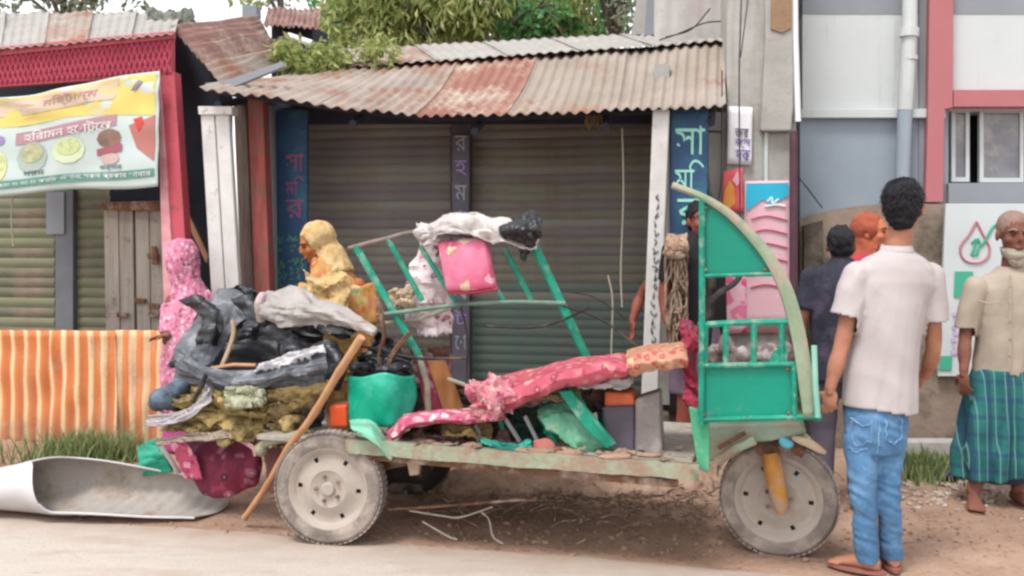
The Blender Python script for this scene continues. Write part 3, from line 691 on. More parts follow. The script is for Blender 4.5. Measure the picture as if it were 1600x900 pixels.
# ------------------------------------------------------------------ left food stall
ls_ = thing('food_stall', 'food stall with red lattice fascia, red post and khaki shutters at the left', 'building', base(120, 6.9))
Dl = 6.9
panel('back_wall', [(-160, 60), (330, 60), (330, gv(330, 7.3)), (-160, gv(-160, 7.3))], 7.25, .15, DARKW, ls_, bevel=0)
shutter(-60, 86, 296, 620, Dl, 21, SLATL, ls_); shutter(114, 172, 296, 620, Dl, 21, SLATL, ls_)
panel('steel_post', [(86, 296), (114, 296), (114, 640), (86, 640)], Dl - .06, .1, mat('grey_steel_post', '6f7074', '5e6064', 4, bump=.15), ls_)
panel('steel_plate', [(72, 300), (100, 300), (100, 366), (72, 366)], Dl - .075, .02, GREYB, ls_)
fa = lambda x0, y0, x1, y1: [(x0, y0), (x1, y1)]
panel('fascia', [(-60, 84), (268, 54), (268, 118), (-60, 140)], 6.0, .05, REDP, ls_, bevel=.006)
panel('fascia_trim', [(-60, 78), (270, 48), (270, 60), (-60, 92)], 5.97, .04, mat('pale_pink_red', 'c0626c', 'a84c58', 5, bump=.2), ls_)
lat = B(); fmF = quadmap(PF(-60, 88, 6), PF(268, 58, 6), PF(268, 118, 6), PF(-60, 140, 6), NF * .012)
for k in range(40):
    for (t0, t1) in ((.08, .5), (.5, .92)):
        lat.tube([fmF(k / 40, t0), fmF((k + 1) / 40, t1)], .008, 4); lat.tube([fmF(k / 40, t1), fmF((k + 1) / 40, t0)], .008, 4)
lat.make('lattice', mat('dark_red_lattice', 'b44c60', 'a04052', 6, bump=.1), ls_, kind='stuff')
panel('red_post', [(244, 116), (272, 112), (296, 480), (296, 700), (264, 700)], 6.0, .09, REDP, ls_)
panel('post_edge', [(244, 118), (249, 118), (268, 380), (268, 700), (263, 700)], 5.985, .03, mat('pale_red_edge', 'd0a0a4', 'b87078', 6, bump=.1), ls_)
for k in range(5):
    x0 = -70 + k * 68; e0, e1 = PF(x0, 82 - (x0 + 60) * .09, 5.93), PF(x0 + 72, 82 - (x0 + 132) * .09, 5.93)
    b = corr(B(), e0, e1, PF(x0 + 10, 22, 8.4), PF(x0 + 80, 18, 8.4), 5, .008, V((0, -.3, .95)), 8, jit=.02, seed=k + 20)
    b.make('roof_sheet', TING if k != 2 else TIN, ls_, smooth=60, solid=.004)
# wooden door leaf boards
dr = thing('plank_door', 'weathered grey plank door with rusty lintel and hinges left of the pink scarf', 'door', base(212, 6.5))
for k, (x0, x1, m) in enumerate(((162, 184, WOODG), (185, 207, WOODG), (211, 232, WOODG), (233, 254, WOODG), (255, 266, WOODG))):
    panel('plank', [(x0, 326 + (k % 2) * 3), (x1, 327), (x1 + 5, 640), (x0 + 5, 640)], 6.5 + .012 * (k % 2), .035, m, dr)
panel('lintel', [(158, 316), (270, 313), (270, 330), (158, 328)], 6.46, .08, RUST, dr)
for (u, v) in ((238, 400), (218, 470), (240, 478), (190, 492), (240, 492)): panel('hinge', [(u - 9, v - 4), (u + 9, v - 3), (u + 8, v + 4), (u - 8, v + 4)], 6.47, .02, RUST, dr)
panel('latch', [(236, 385), (243, 385), (246, 412), (238, 414)], 6.465, .02, RUST, dr)
# dark gap and rusty side roof
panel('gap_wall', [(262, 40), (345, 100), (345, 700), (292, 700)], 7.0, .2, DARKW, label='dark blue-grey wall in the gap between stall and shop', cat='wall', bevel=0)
panel('tan_board', [(283, 330), (290, 325), (325, 400), (322, 412)], 6.4, .02, BAMB, label='slanted tan board in the gap behind the pink scarf', cat='board')
sr = thing('side_tin_roof', 'steep rust-brown tin roof sheets in the gap right of the red fascia', 'roof', base(350, 7))
for k in range(3):
    l0, l1 = k / 3, (k + 1) / 3 + (.02 if k < 2 else 0)
    A = lambda s: PF(268 + s * 82, 44 + s * 92, 6.5 - s * .35); E = lambda s: PF(404 + s * 40, 26 + s * 72, 8.0 - s * .5)
    b = corr(B(), A(l0), A(l1), E(l0), E(l1), 3.5, .018, V((-.2, -.55, .8)).normalized(), 6, jit=.03, seed=40 + k)
    b.make('roof_sheet', TIND if k < 2 else TIN, sr, smooth=60, solid=.004)
panel('grey_roof_edge', [(320, 130), (352, 126), (440, 96), (444, 104), (360, 138), (322, 140)], 6.05, .04, GREYB, sr)
# ------------------------------------------------------------------ food banner
bn = thing('food_banner', 'printed food banner with yellow top and pictures of dishes hung under the red fascia', 'banner', PF(120, 305, 5.95))
def ban(s, t):
    u = -60 + s * 308; vt = 152 - s * 34 + 8 * math.sin(s * 5); vbm = 308 - s * 18 + 3 * math.sin(s * 9)
    p = PF(u, vt * t + vbm * (1 - t), 5.9)
    return p + NF * (.02 * math.sin(s * 9 + t * 3) + .015 * noise.noise(V((s * 5, t * 4, 2))) + .02 * math.sin(math.pi * t) + .012 * math.sin((s + t) * 22) * sstep(.6, 1, t))
def dec(name, poly, m, off=.004, n=1):
    """flat print following the banner cloth"""
    b = B(); c = (sum(q[0] for q in poly) / len(poly), sum(q[1] for q in poly) / len(poly)); R = 5; vs = []; fs = []
    P2 = []
    for i in range(len(poly)):
        a, e = poly[i], poly[(i + 1) % len(poly)]
        for k in range(6): P2.append((a[0] + (e[0] - a[0]) * k / 6, a[1] + (e[1] - a[1]) * k / 6))
    m_ = len(P2)
    for r in range(R + 1):
        for q in P2: x = r / R; vs.append(ban(c[0] + (q[0] - c[0]) * x, c[1] + (q[1] - c[1]) * x) + NF * off)
    for r in range(R):
        for i in range(m_): j = (i + 1) % m_; fs.append((r * m_ + i, r * m_ + j, (r + 1) * m_ + j, (r + 1) * m_ + i))
    b.add(vs, fs); return b.make(name, m, bn, smooth=180, recalc=False)
B().grid([[ban(i / 80, j / 30) for i in range(81)] for j in range(31)]).make('cloth', mat('banner_white', 'b6c0bc', 'acb8b4', 3, rough=.55, bump=.05), bn, smooth=180, solid=.003)
YB, PB, RB = mat('banner_yellow', 'c8b868', 'c0a858', 3, rough=.55, bump=.03), mat('banner_salmon', 'baa498', 'b8a488', 4, rough=.55, bump=.03), mat('banner_red_brown', 'a86c64', '9a645c', 6, rough=.55, bump=.03)
dec('yellow_field', [(.0, .68), (.55, .7), (.98, .62), (.985, .985), (.6, .985), (0, .985)], YB)
dec('salmon_field', [(.0, .8), (.38, .8), (.78, .8), (.8, .96), (.4, .96), (0, .96)], PB, .007)
dec('red_field', [(.86, .55), (.985, .62), (.985, .22), (.9, .35)], RB, .006)
dec('flame', [(.88, .6), (.91, .48), (.93, .56), (.92, .62)], flat('banner_flame', 'b83c34'), .009)
dec('title_strip', [(.28, .5), (.8, .56), (.8, .66), (.28, .62)], flat('banner_title_red', 'a07c82'), .006)
letters('lettering', 'হিরামন হোটেল', lambda s, t: ban(s, t) + NF * .009, (.32, .78, .525, .63), flat('banner_white_letters', 'd8d0d0'), bn, NF, .002)
letters('lettering', 'মিষ্টান্ন', lambda s, t: ban(s, t) + NF * .011, (.42, .7, .83, .94), flat('banner_pale_red_letters', 'b08478'), bn, NF, .002)
def ell2(cx, cy, rx, ry, n=10): return [(cx + rx * math.cos(2 * math.pi * i / n), cy + ry * math.sin(2 * math.pi * i / n)) for i in range(n)]
def dish(cx, cy, rx, ry, mc, mf, k):
    dec('plate', ell2(cx, cy, rx, ry), mc, .006); dec('dish', ell2(cx, cy + ry * .25, rx * .75, ry * .6), mf, .009)
dish(.36, .36, .075, .16, flat('plate_grey', '9aa49c'), mat('curry_print', '8a9070', 'b8b890', 20, bump=0), 0)
dish(.55, .38, .09, .13, flat('plate_pale', 'bcc8a8'), mat('rice_print', 'c8cc98', '9aa878', 25, bump=0), 1)
dish(.21, .3, .03, .14, flat('plate_yellow', 'c8cc90'), MATS['rice_print'], 2)
dec('bun_top', ell2(.765, .45, .062, .085), mat('bun_print', '6c5650', '8a6a5c', 15, bump=0), .006)
dec('burger_filling', [(.7, .36), (.83, .4), (.83, .33), (.7, .3)], flat('burger_red', '94545f'), .009)
dec('bun_bottom', ell2(.768, .27, .05, .05), flat('bun_pale', 'b89c98'), .008)
dec('tomato', ell2(.2, .56, .03, .05), flat('violet_print', '8a7aa8'), .006)
dec('green_strip', [(0, .07), (.6, .07), (.985, .09), (.985, .16), (.6, .15), (0, .15)], flat('banner_green', '5a8c80'), .006)
letters('lettering', 'এখানে সকল প্রকার খাবার', lambda s, t: ban(s, t) + NF * .009, (.5, .97, .085, .14), MATS['banner_white_letters'], bn, NF, .002)
letters('lettering', 'প্রোঃ মোঃ করিম', lambda s, t: ban(s, t) + NF * .009, (.2, .48, .08, .135), MATS['banner_white_letters'], bn, NF, .002)
letters('lettering', 'গরম', lambda s, t: ban(s, t) + NF * .009, (.32, .42, .175, .225), flat('banner_dark_letters', '4a6068'), bn, NF, .002)
letters('lettering', 'বার্গার', lambda s, t: ban(s, t) + NF * .009, (.71, .83, .165, .215), MATS['banner_dark_letters'], bn, NF, .002)
dec('logo_bar', [(.85, .78), (.92, .92), (.9, .94), (.84, .82)], flat('banner_logo_grey', '80788a'), .008)
# ------------------------------------------------------------------ striped tin fence
def stripes():
    x = N('orange_cream_stripes'); sp = x.n('ShaderNodeSeparateXYZ'); x.l(x.co, sp.inputs[0])
    a = x.math('FRACT', x.math('DIVIDE', x.math('ADD', sp.outputs[0], x.math('MULTIPLY', x.noise(3, 2), .02)), .105))
    col = x.ramp(a, [(0, hx('c8a080')), (.08, hx('d0b890')), (.36, hx('ccb088')), (.44, hx('c47848')), (.94, hx('bc6c40')), (1, hx('c8a080'))])
    col = x.mix(x.thr(x.noise(4, 6, None, .7), .55, .75), col, hx('b8907c'))
    col = x.mix(x.thr(x.noise(2.2, 7, x.mapping((3, 3, .6)), .75), .56, .72), col, hx('a8846c'))
    low = x.ramp(sp.outputs[2], [(0, (1, 1, 1)), (.25, (0, 0, 0))])
    col = x.mix(x.math('MULTIPLY', x.math('MULTIPLY', low, x.noise(9, 4)), 1.1), col, hx('7a6a58'))
    return x.done(col, .7, .2, 40)
ORST = stripes()
fe = thing('striped_fence', 'low corrugated fence painted in orange and cream stripes at the left', 'fence', base(120, 5.75))
fe.rotation_euler = (0, 0, 0)
for k, (x0, x1) in enumerate(((-70, 90), (88, 186), (184, 272))):
    Dk = 5.75 - .012 * (k % 2); a0, a1 = base(x0, Dk) + V((0, 0, -.03)), base(x1, Dk) + V((0, 0, -.03))
    c0, c1 = PF(x0 - 6, 514 + (x0 > 0) * 2, Dk), PF(x1 - 6, 517, Dk)
    n = max(1, round((a1 - a0).length / .105))
    b = corr(B(), a0, a1, c0, c1, n, .014, NF, 16, jit=.04, seed=60 + k); b.fold(.006, (5, 5, 7), 4)
    b.make('tin_sheet', ORST, fe, smooth=60, solid=.004)
B().tube([PF(-70, 519, 5.82), PF(272, 521, 5.82)], .018, 6).make('rail', REDW, fe)
for u in (-40, 100, 262): B().tube([PF(u, 515, 5.85), base(u, 5.85)], .025, 6).make('stake', BAMB, fe)
# ------------------------------------------------------------------ trees, vine, roof clutter
def leaves(b, c, rad, n, L, W, droop=.3, shell=.4, gap=None, rng=random):
    for _ in range(n):
        while True:
            p = V((rng.uniform(-1, 1), rng.uniform(-1, 1), rng.uniform(-1, 1)))
            if shell < p.length < 1: break
        q = V((p.x * rad[0], p.y * rad[1], p.z * rad[2])) + V(c)
        if gap and noise.noise(q * gap) < -.12: continue
        d = V((rng.uniform(-1, 1), rng.uniform(-1, 1), rng.uniform(-1, .6) - droop)).normalized(); s = d.orthogonal().normalized()
        s = (Matrix.Rotation(rng.uniform(0, 6.28), 3, d) @ s); k = rng.uniform(.6, 1.3); l, ww = L * k, W * k
        m = q + d * l * .5 + d.cross(s) * l * .08
        b.add([q, m + s * ww, q + d * l, m - s * ww], [(0, 1, 2), (0, 2, 3)])
    return b
def tree(label, u, D, v_top, v_bot, wid, cat_m, n, L, W, droop, blobs, seed, gap=2.2, group='trees behind the roofs', tk=.09):
    rng = random.Random(seed); p = PF(u, 300, D); g = V((p.x, p.y, .05)); t = thing('tree', label, 'tree', g, group)
    top = PF(u, v_top, D); tr = B(); mid = PF(u, v_bot, D)
    tr.tube(spline([g, g + (mid - g) * .5 + V((.1, 0, 0)), mid, top], 14), [tk * (1 - .75 * i / 14) for i in range(15)], 8)
    cr_ = B()
    for (du, dv, r) in blobs:
        c = PF(u + du, (v_top + v_bot) / 2 + dv, D + rng.uniform(-.5, .5)); c.y += rng.uniform(-.4, .4)
        tr.tube(spline([mid + V((0, 0, -.3)), (mid + c) / 2 + V((0, 0, .1)), c], 8), [tk * .5 * (1 - .8 * i / 8) for i in range(9)], 6)
        leaves(cr_, c, (r * 1.15, r, r * .85), int(n * r * r), L, W, droop, .25, gap, rng)
        for _ in range(5): 
            e = c + V((rng.uniform(-r, r), rng.uniform(-r, r), rng.uniform(-r, r) * .8)); tr.tube([c, (c + e) / 2 + V((0, 0, .05)), e], [.02, .014, .005], 5)
    tr.make('trunk', BARK, t, smooth=60); cr_.make('crown', cat_m, t, smooth=0, recalc=False)
    return t
def bl(seed, n, ru, rv, r0, r1):
    g = random.Random(seed); return [(g.uniform(-ru, ru), g.uniform(-rv, rv), g.uniform(r0, r1)) for _ in range(n)]
tree('drooping yellow-green tree just behind the awning roof, left of centre', 655, 12.2, -60, 60, 1, LEAFY, 2200, .17, .022, .8, bl(1, 16, 115, 56, .42, .66), 11)
tree('yellow-green tree with bright tips above the middle of the awning', 790, 13, -80, 40, 1, LEAFY, 2200, .16, .024, .6, bl(2, 13, 85, 50, .42, .66), 12)
tree('dense dark green round bush tree above the right part of the awning', 862, 12.4, 10, 60, 1, LEAFG, 2600, .1, .03, .1, bl(3, 11, 60, 18, .26, .42), 13)
tree('thin grey-green tree with bare branches beside the concrete post', 955, 13, -120, 50, 1, LEAFD, 700, .12, .024, .3, bl(4, 12, 55, 70, .4, .7), 14)
tree('deep green tree between the two yellow-green ones', 735, 15.5, -60, 60, 1, LEAFG, 1500, .14, .04, .3, bl(5, 18, 190, 60, .5, .8), 15)
tree('hazy green tree far beyond the left stall roof', 100, 16, -90, 20, 1, LEAFD, 700, .16, .04, .2, bl(6, 13, 130, 40, .45, .8), 16)
tree('small yellow-green tree top right of the stall roof', 440, 15, -70, 12, 1, LEAFY, 800, .15, .03, .3, bl(7, 5, 60, 25, .4, .6), 17)
rng = random.Random(5); b = B()
for (u, v, r) in ((470, 95, .2), (500, 88, .16), (450, 80, .13), (525, 95, .12), (485, 112, .12), (590, 80, .14)): leaves(b, PF(u, v, 7.3), (r * 1.3, r, r), 170, .09, .016, .2, 0, None, rng)
vi = thing('creeper', 'yellow-green creeper spilling over the left end of the tin awning', 'plant', PF(480, 112, 7.2)); b.make('foliage', LEAFY, vi, smooth=0, recalc=False)
B().tube(spline([PF(430, 120, 7.35), PF(480, 100, 7.3), PF(530, 100, 7.3), PF(590, 95, 7.3)], 12), .012, 5).make('stem', BARK, vi)
bs_ = thing('back_shed', 'small shed with shadow-coloured wall and brown tin roof edge between the roofs, above the creeper', 'shed', base(458, 8.6))
panel('wall', [(424, 34), (488, 40), (484, 300), (424, 300)], 8.6, .4, DARKW, bs_, bevel=0)  # wall coloured dark to stand for the shadow below this roof
for k in range(2): corr(B(), PF(412 + k * 42, 40 + k * 2, 8.3), PF(456 + k * 42, 42 + k * 2, 8.3), PF(420 + k * 40, 12, 9.2), PF(462 + k * 40, 14, 9.2), 5, .014, V((0, -.4, .9)), 6, jit=.03, seed=70 + k).make('roof_sheet', TIND, bs_, smooth=60, solid=.004)
panel('board', [(428, 62), (452, 50), (456, 58), (432, 74)], 8.5, .03, WOODG, bs_); panel('board', [(440, 78), (470, 92), (468, 100), (438, 86)], 8.5, .03, REDW, bs_)
B().tube([PF(450, 56, 7.55), PF(487, 68, 7.55)], .03, 8).make('white_roof_pipe', flat('white_pipe_paint', 'd8d8d8'), label='short white pipe stub sticking out beside the dark shed', cat='pipe')
panel('leaning_slab', [(1004, -60), (1030, -60), (1012, 54), (986, 54)], 9.2, .12, CONC, label='leaning pale concrete slab behind the awning, next to the plaster building', cat='slab')
panel('grey_slab', [(1012, -20), (1032, -20), (1024, 54), (1006, 56)], 8.8, .2, GREYB, label='dark grey slab end between leaning slab and plaster building', cat='slab')
panel('roof_brick', [(378, 8), (400, 8), (401, 26), (378, 26)], 8.3, .1, GREYB, label='small grey block standing on the stall roof ridge', cat='block')
cloth('roof_rag', [[PF(230, 12, 7.6), PF(262, 18, 7.6), PF(300, 14, 7.8)], [PF(225, 40, 7.3), PF(260, 42, 7.2), PF(305, 30, 7.5)]], mat('grey_green_rag', '77786e', '5c6258', 8, bump=.4), wr=.04, ws=9, thick=.01, label='crumpled grey rag on the corner of the stall roof', cat='rag')
# ------------------------------------------------------------------ grass, litter
def grass(label, spots, n, h, seed):
    g = random.Random(seed); b = B()
    for (u, v, ru, rv, k) in spots:
        for _ in range(int(n * k)):
            c = on_ground(u + g.gauss(0, ru), v + g.gauss(0, rv)); a = g.uniform(0, 6.28); hh = h * g.uniform(.4, 1.2); ln = hh * g.uniform(.1, .7)
            s = V((math.cos(a), math.sin(a), 0)) * .006; e = V((math.cos(a + 1.2) * ln, math.sin(a + 1.2) * ln, hh)); mid = c + e * .5 + V((0, 0, hh * .15))
            b.add([c - s, c + s, mid + s * .7, mid - s * .7, c + e], [(0, 1, 2, 3), (3, 2, 4)])
    tagp(b.make('grass', GRASS, kind='stuff', smooth=0, recalc=False, loc=(0, 0, 0)), label)
grass('green grass tuft at the foot of the striped fence', ((140, 714, 26, 5, 1), (95, 720, 22, 5, .3), (205, 718, 12, 4, .25), (15, 722, 30, 5, .06), (120, 722, 60, 5, .15)), 620, .17, 1)
grass('low grass along the concrete wall at the right', ((1450, 738, 25, 9, 1), (1530, 745, 40, 8, .5), (1400, 745, 20, 5, .3)), 900, .1, 2)
def litter(name, spots, m, seed, smin, smax, flatn=.5):
    g = random.Random(seed); b = B()
    for (u, v, ru, rv, n) in spots:
        for _ in range(n):
            c = on_ground(u + g.gauss(0, ru), min(1200, max(705, v + g.gauss(0, rv)))); r = g.uniform(smin, smax)
            R = Matrix.Rotation(g.uniform(0, 6.28), 3, 'Z') @ Matrix.Rotation(g.uniform(-.4, .4), 3, 'X')
            k = len(b.v); b.ell(c + V((0, 0, r * .3)), (r, r * g.uniform(.5, .9), r * flatn), R, 6)
            for q in range(k, len(b.v)): b.v[q] += V((g.uniform(-.25, .25), g.uniform(-.25, .25), g.uniform(-.2, .2))) * r
    b.make(name, m, kind='stuff', smooth=0, loc=(0, 0, 0))
litter('pale_rubble', ((1520, 768, 60, 16, 90), (1440, 770, 30, 14, 40), (1545, 775, 20, 8, 20)), mat('pale_rubble_stone', 'b0a294', '8e7c70', 5, bump=.3), 3, .008, .03)
litter('earth_clod', ((800, 834, 380, 12, 110), (1150, 850, 250, 14, 50), (1480, 800, 70, 25, 40)), EARTH, 8, .005, .018, .55)
litter('gravel', ((1000, 820, 300, 25, 260), (300, 850, 250, 25, 120), (1480, 810, 80, 30, 90)), mat('brown_gravel', '8e7668', '6e584c', 5, bump=.3), 4, .003, .012)
# ================================================================== THE WRECKED RICKSHAW
ck = thing('wrecked_rickshaw', 'wrecked green three-wheeled rickshaw with bare frame and dusty wheels at the road edge', 'rickshaw', V((.2, 4.4, 0)))
def wheel(c, axis, R, W, tm, rm, seed, fork=False):
    axis = V(axis).normalized(); o = V(c)
    prof = [(R * .30, W * .36), (R * .33, W * .40), (R * .40, W * .34), (R * .50, W * .22), (R * .585, W * .2), (R * .62, W * .22), (R * .66, W * .36), (R * .70, W * .40), (R * .715, W * .44), (R * .735, W * .44), (R * .735, W * .3), (R * .72, -W * .4)]
    hol = lambda k, i: k == 3 and i % 8 in (3,) 
    r = B().lathe([(R * .02, W * .36)] + prof, o, axis, 48, lambda k, i: k == 4 and i % 8 == 3)
    wh = r.make('wheel', rm, ck, smooth=40)
    tb = B(); tp = [(R * .73, W * .30), (R * .735, W * .46), (R * .78, W * .50), (R * .86, W * .52), (R * .90, W * .49), (R * .915, W * .5), (R * .955, W * .44), (R * .985, W * .3), (R, W * .15), (R, -W * .15), (R * .985, -W * .3), (R * .95, -W * .45), (R * .85, -W * .5), (R * .73, -W * .4)]
    tb.lathe(tp, o, axis, 64)
    ty = tb.make('tyre', tm, wh, smooth=30)
    # tread lugs standing proud of the tyre, too small to pick apart
    lg = B(); a = (Z - axis * axis.z).normalized(); bq = axis.cross(a)
    for i in range(60):
        t = 2 * math.pi * i / 60; d = a * math.cos(t) + bq * math.sin(t); s = axis.cross(d)
        Rm = Matrix((s, axis, d)).transposed()
        for sg in (-1, 1): lg.box(o + d * (R * .99) + axis * (sg * W * .27) + s * (sg * .006), (.02, W * .34, .007), Rm)
    lg.make('tread_lug', tm, wh, kind='stuff', smooth=0)
    h = B().lathe([(.001, W * .52), (R * .1, W * .52), (R * .125, W * .46), (R * .13, W * .3)], o, axis, 20); h.make('hub_cap', rm, wh, smooth=40)
    nb = B()
    for i in range(5):
        t = 2 * math.pi * i / 5 + seed; d = a * math.cos(t) + bq * math.sin(t); nb.tube([o + d * R * .22 + axis * W * .3, o + d * R * .22 + axis * W * .5], .009, 6)
    nb.make('wheel_nut', RUST, wh, kind='stuff', smooth=0)
    B().lathe([(.001, W * .0), (R * .66, W * .0), (R * .66, -W * .1), (.001, -W * .1)], o, axis, 24).make('brake_drum', DARK, wh, smooth=30)
    return wh
Rw = .265
wc_r = P(517, 763, 4.217 + .05); wc_r.z = Rw - .005
wheel(wc_r, NW * 1 + AX * .12, Rw, .1, TYRE, RIM, .3)
wc_f = P(1216, 776, 4.12); wc_f.z = Rw - .012
axf = V((-wc_f.x * .25, -1, 0)).normalized()
wheel(wc_f, axf, Rw, .1, TYRE, RIM, 1.0)
wc_b = VL(-2.0, -.45, Rw - .005)
wheel(wc_b, NW, Rw, .1, TYRED, RUST, .1)
B().tube([wc_r - NW * .06, wc_b + NW * .05], .035, 10).make('rear_axle', DARK, ck)
B().ell((wc_r + wc_b) / 2 + V((0, 0, -.02)), (.13, .12, .12)).tube([(wc_r + wc_b) / 2, (wc_r + wc_b) / 2 + AX * .3], .08, 12).remesh(.015, 2).make('motor', DARK, ck)
for q in (.25, -.25):
    m = (wc_r + wc_b) / 2 + NW * q
    B().tube(spline([m - AX * .42 + V((0, 0, .13)), m + V((0, 0, .05)), m + AX * .42 + V((0, 0, .13))], 10), .022, 6, .6).make('leaf_spring', RUST, ck)
# front fork, steering head, fender
for sg in (1, -1):
    f0 = wc_f + axf * (.085 * sg) + V((-.035, 0, .225)); f1 = wc_f + axf * (.09 * sg) + V((.012, 0, -.02))
    b = B().tube([f0, f0 + (f1 - f0) * .3, f0 + (f1 - f0) * .75, f1, f1 + (f1 - f0) * .12], [.036, .046, .04, .036, .02], 14)
    b.make('fork_leg', YEL, ck, smooth=50)
B().tube([wc_f + V((-.06, 0, .2)), wc_f + V((-.11, .0, .42)), wc_f + V((-.14, 0, .62))], [.05, .045, .04], 12).make('steering_column', PALEG, ck)
B().tube([wc_f + axf * .1 + V((-.035, 0, .225)), wc_f - axf * .1 + V((-.035, 0, .225))], .04, 10).make('fork_crown', RUST, ck)
G = []
for i in range(25):
    a = math.radians(158 - i * 4.4); r = .302 + .012 * math.sin(i * .7)
    row = []
    for j in range(7):
        q = (j / 6 - .5) * .15; row.append(wc_f + V((math.cos(a), 0, math.sin(a))) * (r - 1.6 * q * q) + axf * q + V((.0, 0, 0)))
    G.append(row)
B().grid(G).make('front_fender', PALEG, ck, smooth=60, solid=.006)
b = B(); 
for a0, a1, r0, r1 in ((112, 62, .292, .278),):
    G = [[wc_f + V((math.cos(math.radians(a0 + (a1 - a0) * i / 10)), 0, math.sin(math.radians(a0 + (a1 - a0) * i / 10)))) * r + axf * .084 for r in (.275, .225)] for i in range(11)]
    b.grid(G)
b.make('inner_fender', RUST, ck, smooth=60, solid=.006)
B().tube(spline([PV(1238, 684, .17), PV(1262, 692, .18), PV(1290, 708, .18)], 8), [.012, .015, .018, .02, .02, .02, .018, .014, .008], 10, .6).make('brake_lever', mat('cream_plastic', 'c0ab90', 'a8927a', 5, bump=.1), ck)
B().ell(PV(1230, 694, .19), (.03, .025, .02)).ell(PV(1224, 690, .19), (.022, .02, .022)).remesh(.006, 2).make('side_reflector', mat('blue_reflector', '3c8aa8', '5aa8b8', 12, rough=.3, bump=.1), ck)
b = B()
b.prism([PV(u, v, .2) for u, v in ((1105, 664), (1250, 660), (1262, 676), (1205, 690), (1165, 692), (1120, 720), (1104, 722))], -NW * .4)
b.make('front_apron', mat('grey_green_apron', '7c8a7c', '66705f', 7, rough=.7, dirt_or_sheen='8a7866', ds=9, bump=.3), ck, smooth=0, bevel=.01)
B().tube([PV(1122, 700, .23), PV(1165, 676, .23)], .010, 8).make('brace_rod', RUST, ck)
B().tube([PV(1120, 722, .22), PV(1150, 700, .22), PV(1180, 688, .22)], .02, 8, .6).make('brace', PALEG, ck)
# cab
Wn, Wf = .4, -.38
panel('cab_side_panel', [(1093, 573), (1238, 570), (1240, 653), (1094, 655)], Wn, .012, GREEN, ck, PV)
b = B()
for q in ([(1091, 572), (1240, 569)], [(1091, 656), (1279, 651)], [(1240, 566), (1242, 654)]): b.tube([PV(u, v, Wn + .01) for u, v in q], .012, 8)
b.make('panel_frame', GREEN2, ck)
panel('cab_side_panel', [(1093, 573), (1238, 570), (1240, 653), (1094, 655)], Wf, .012, GREEN, ck, PV, label='far green side panel of the cab')
panel('sail_panel', [(1097, 312), (1122, 328), (1148, 349), (1172, 374), (1192, 401), (1208, 427), (1150, 429), (1097, 431)], Wn, .008, GREEN, ck, PV)
B().tube([PV(1097, 310, Wn + .012), PV(1097, 480, Wn + .012), PV(1096, 665, Wn + .012)], .014, 10).make('front_post', GREEN2, ck)
B().tube([PV(1097, 431, Wn + .012), PV(1209, 428, Wn + .012)], .009, 8).make('sail_rail', GREEN2, ck)
for k, q in enumerate(([(1091, 508), (1160, 504), (1234, 503)],)): B().tube([PV(u, v, Wn) for u, v in q], .014, 8).make('hand_rail', GREEN2, ck)
for u in (1102, 1134, 1178, 1222): B().tube([PV(u, 505, Wn), PV(u, 574, Wn)], .013, 8).make('baluster', GREEN2, ck)
B().prism([PV(u, v, Wn + .004) for u, v in ((1200, 570), (1206, 552), (1222, 540), (1230, 540), (1230, 570))], -NW * .008).make('corner_gusset', GREEN2, ck, smooth=0)
# curved windscreen pillar: a broad worn strip, and the far one
pc = [(1050, 289), (1098, 308), (1138, 333), (1172, 366), (1202, 403), (1226, 448), (1242, 500), (1253, 555), (1260, 610), (1263, 652)]
for ww, nm in ((Wn + .02, 'windscreen_pillar'), ):
    cen = spline([PV(u, v, ww) for u, v in pc], 40); b = B(); G = []
    for i, p in enumerate(cen):
        t = (cen[min(i + 1, 40)] - cen[max(i - 1, 0)]).normalized(); s = t.cross(NW).normalized(); hw = .013 + .016 * sstep(0, 30, i) * (1 - .5 * sstep(34, 40, i))
        G.append([p + s * hw - NW * .02, p + s * hw * .9, p + s * hw * .3 + NW * .006, p - s * hw * .5 + NW * .003, p - s * hw - NW * .004, p - s * hw - NW * .02])
    b.grid(G).make(nm, mat('scraped_pillar_paint', '8b9880', '6f7c64', 5, rough=.75, dirt_or_sheen='9c8c7c', ds=6, dthr=(.48, .62), bump=.2), ck, smooth=50, solid=.004)
B().tube([PV(1272, 540, Wn + .03), PV(1274, 600, Wn + .03), PV(1278, 652, Wn + .03)], .012, 8).make('cab_post', mat('pale_blue_green_paint', '8cb8a8', '6aa090', 6, rough=.5, bump=.1), ck)
B().tube([PV(1278, 652, Wn), PV(1274, 656, Wf)], .016, 8).make('cab_post', GREEN2, ck)
panel('cab_post', [(1244, 585), (1262, 580), (1264, 650), (1244, 650)], Wn - .06, .02, mat('rusty_green', '5c6a4a', '4a4a34', 14, rough=.9, dirt_or_sheen='9a8a6a', ds=20, bump=.4), ck, PV, label='rusty mottled strip beside the curved pillar')
B().tube(spline([PV(1104, 405, .1), PV(1112, 440, .08), PV(1108, 500, .05), PV(1104, 580, .02), PV(1120, 660, 0)], 14), .02, 8).make('steering_stem', DARK, ck)
B().tube(spline([PV(1110, 470, .28), PV(1128, 455, .1), PV(1150, 440, -.1), PV(1168, 410, -.2)], 12), .014, 8).make('handlebar', DARK, ck)
panel('dashboard', [(1100, 590), (1236, 580), (1236, 640), (1100, 645)], .1, .04, OLIVE, ck, PV)
b = B()
for k in range(6): b.ell(PV(1118 + k * 22 + random.uniform(-5, 5), 545 + random.uniform(-8, 20), .05 + .03 * (k % 3)), (.04, .03, .05))
b.remesh(.012, 3).fold(.01, 20).make('cab_clutter', mat('cab_debris', '8a7a76', '5a4448', 14, rough=.9, dirt_or_sheen='c0b4b0', ds=16, bump=.4), ck)
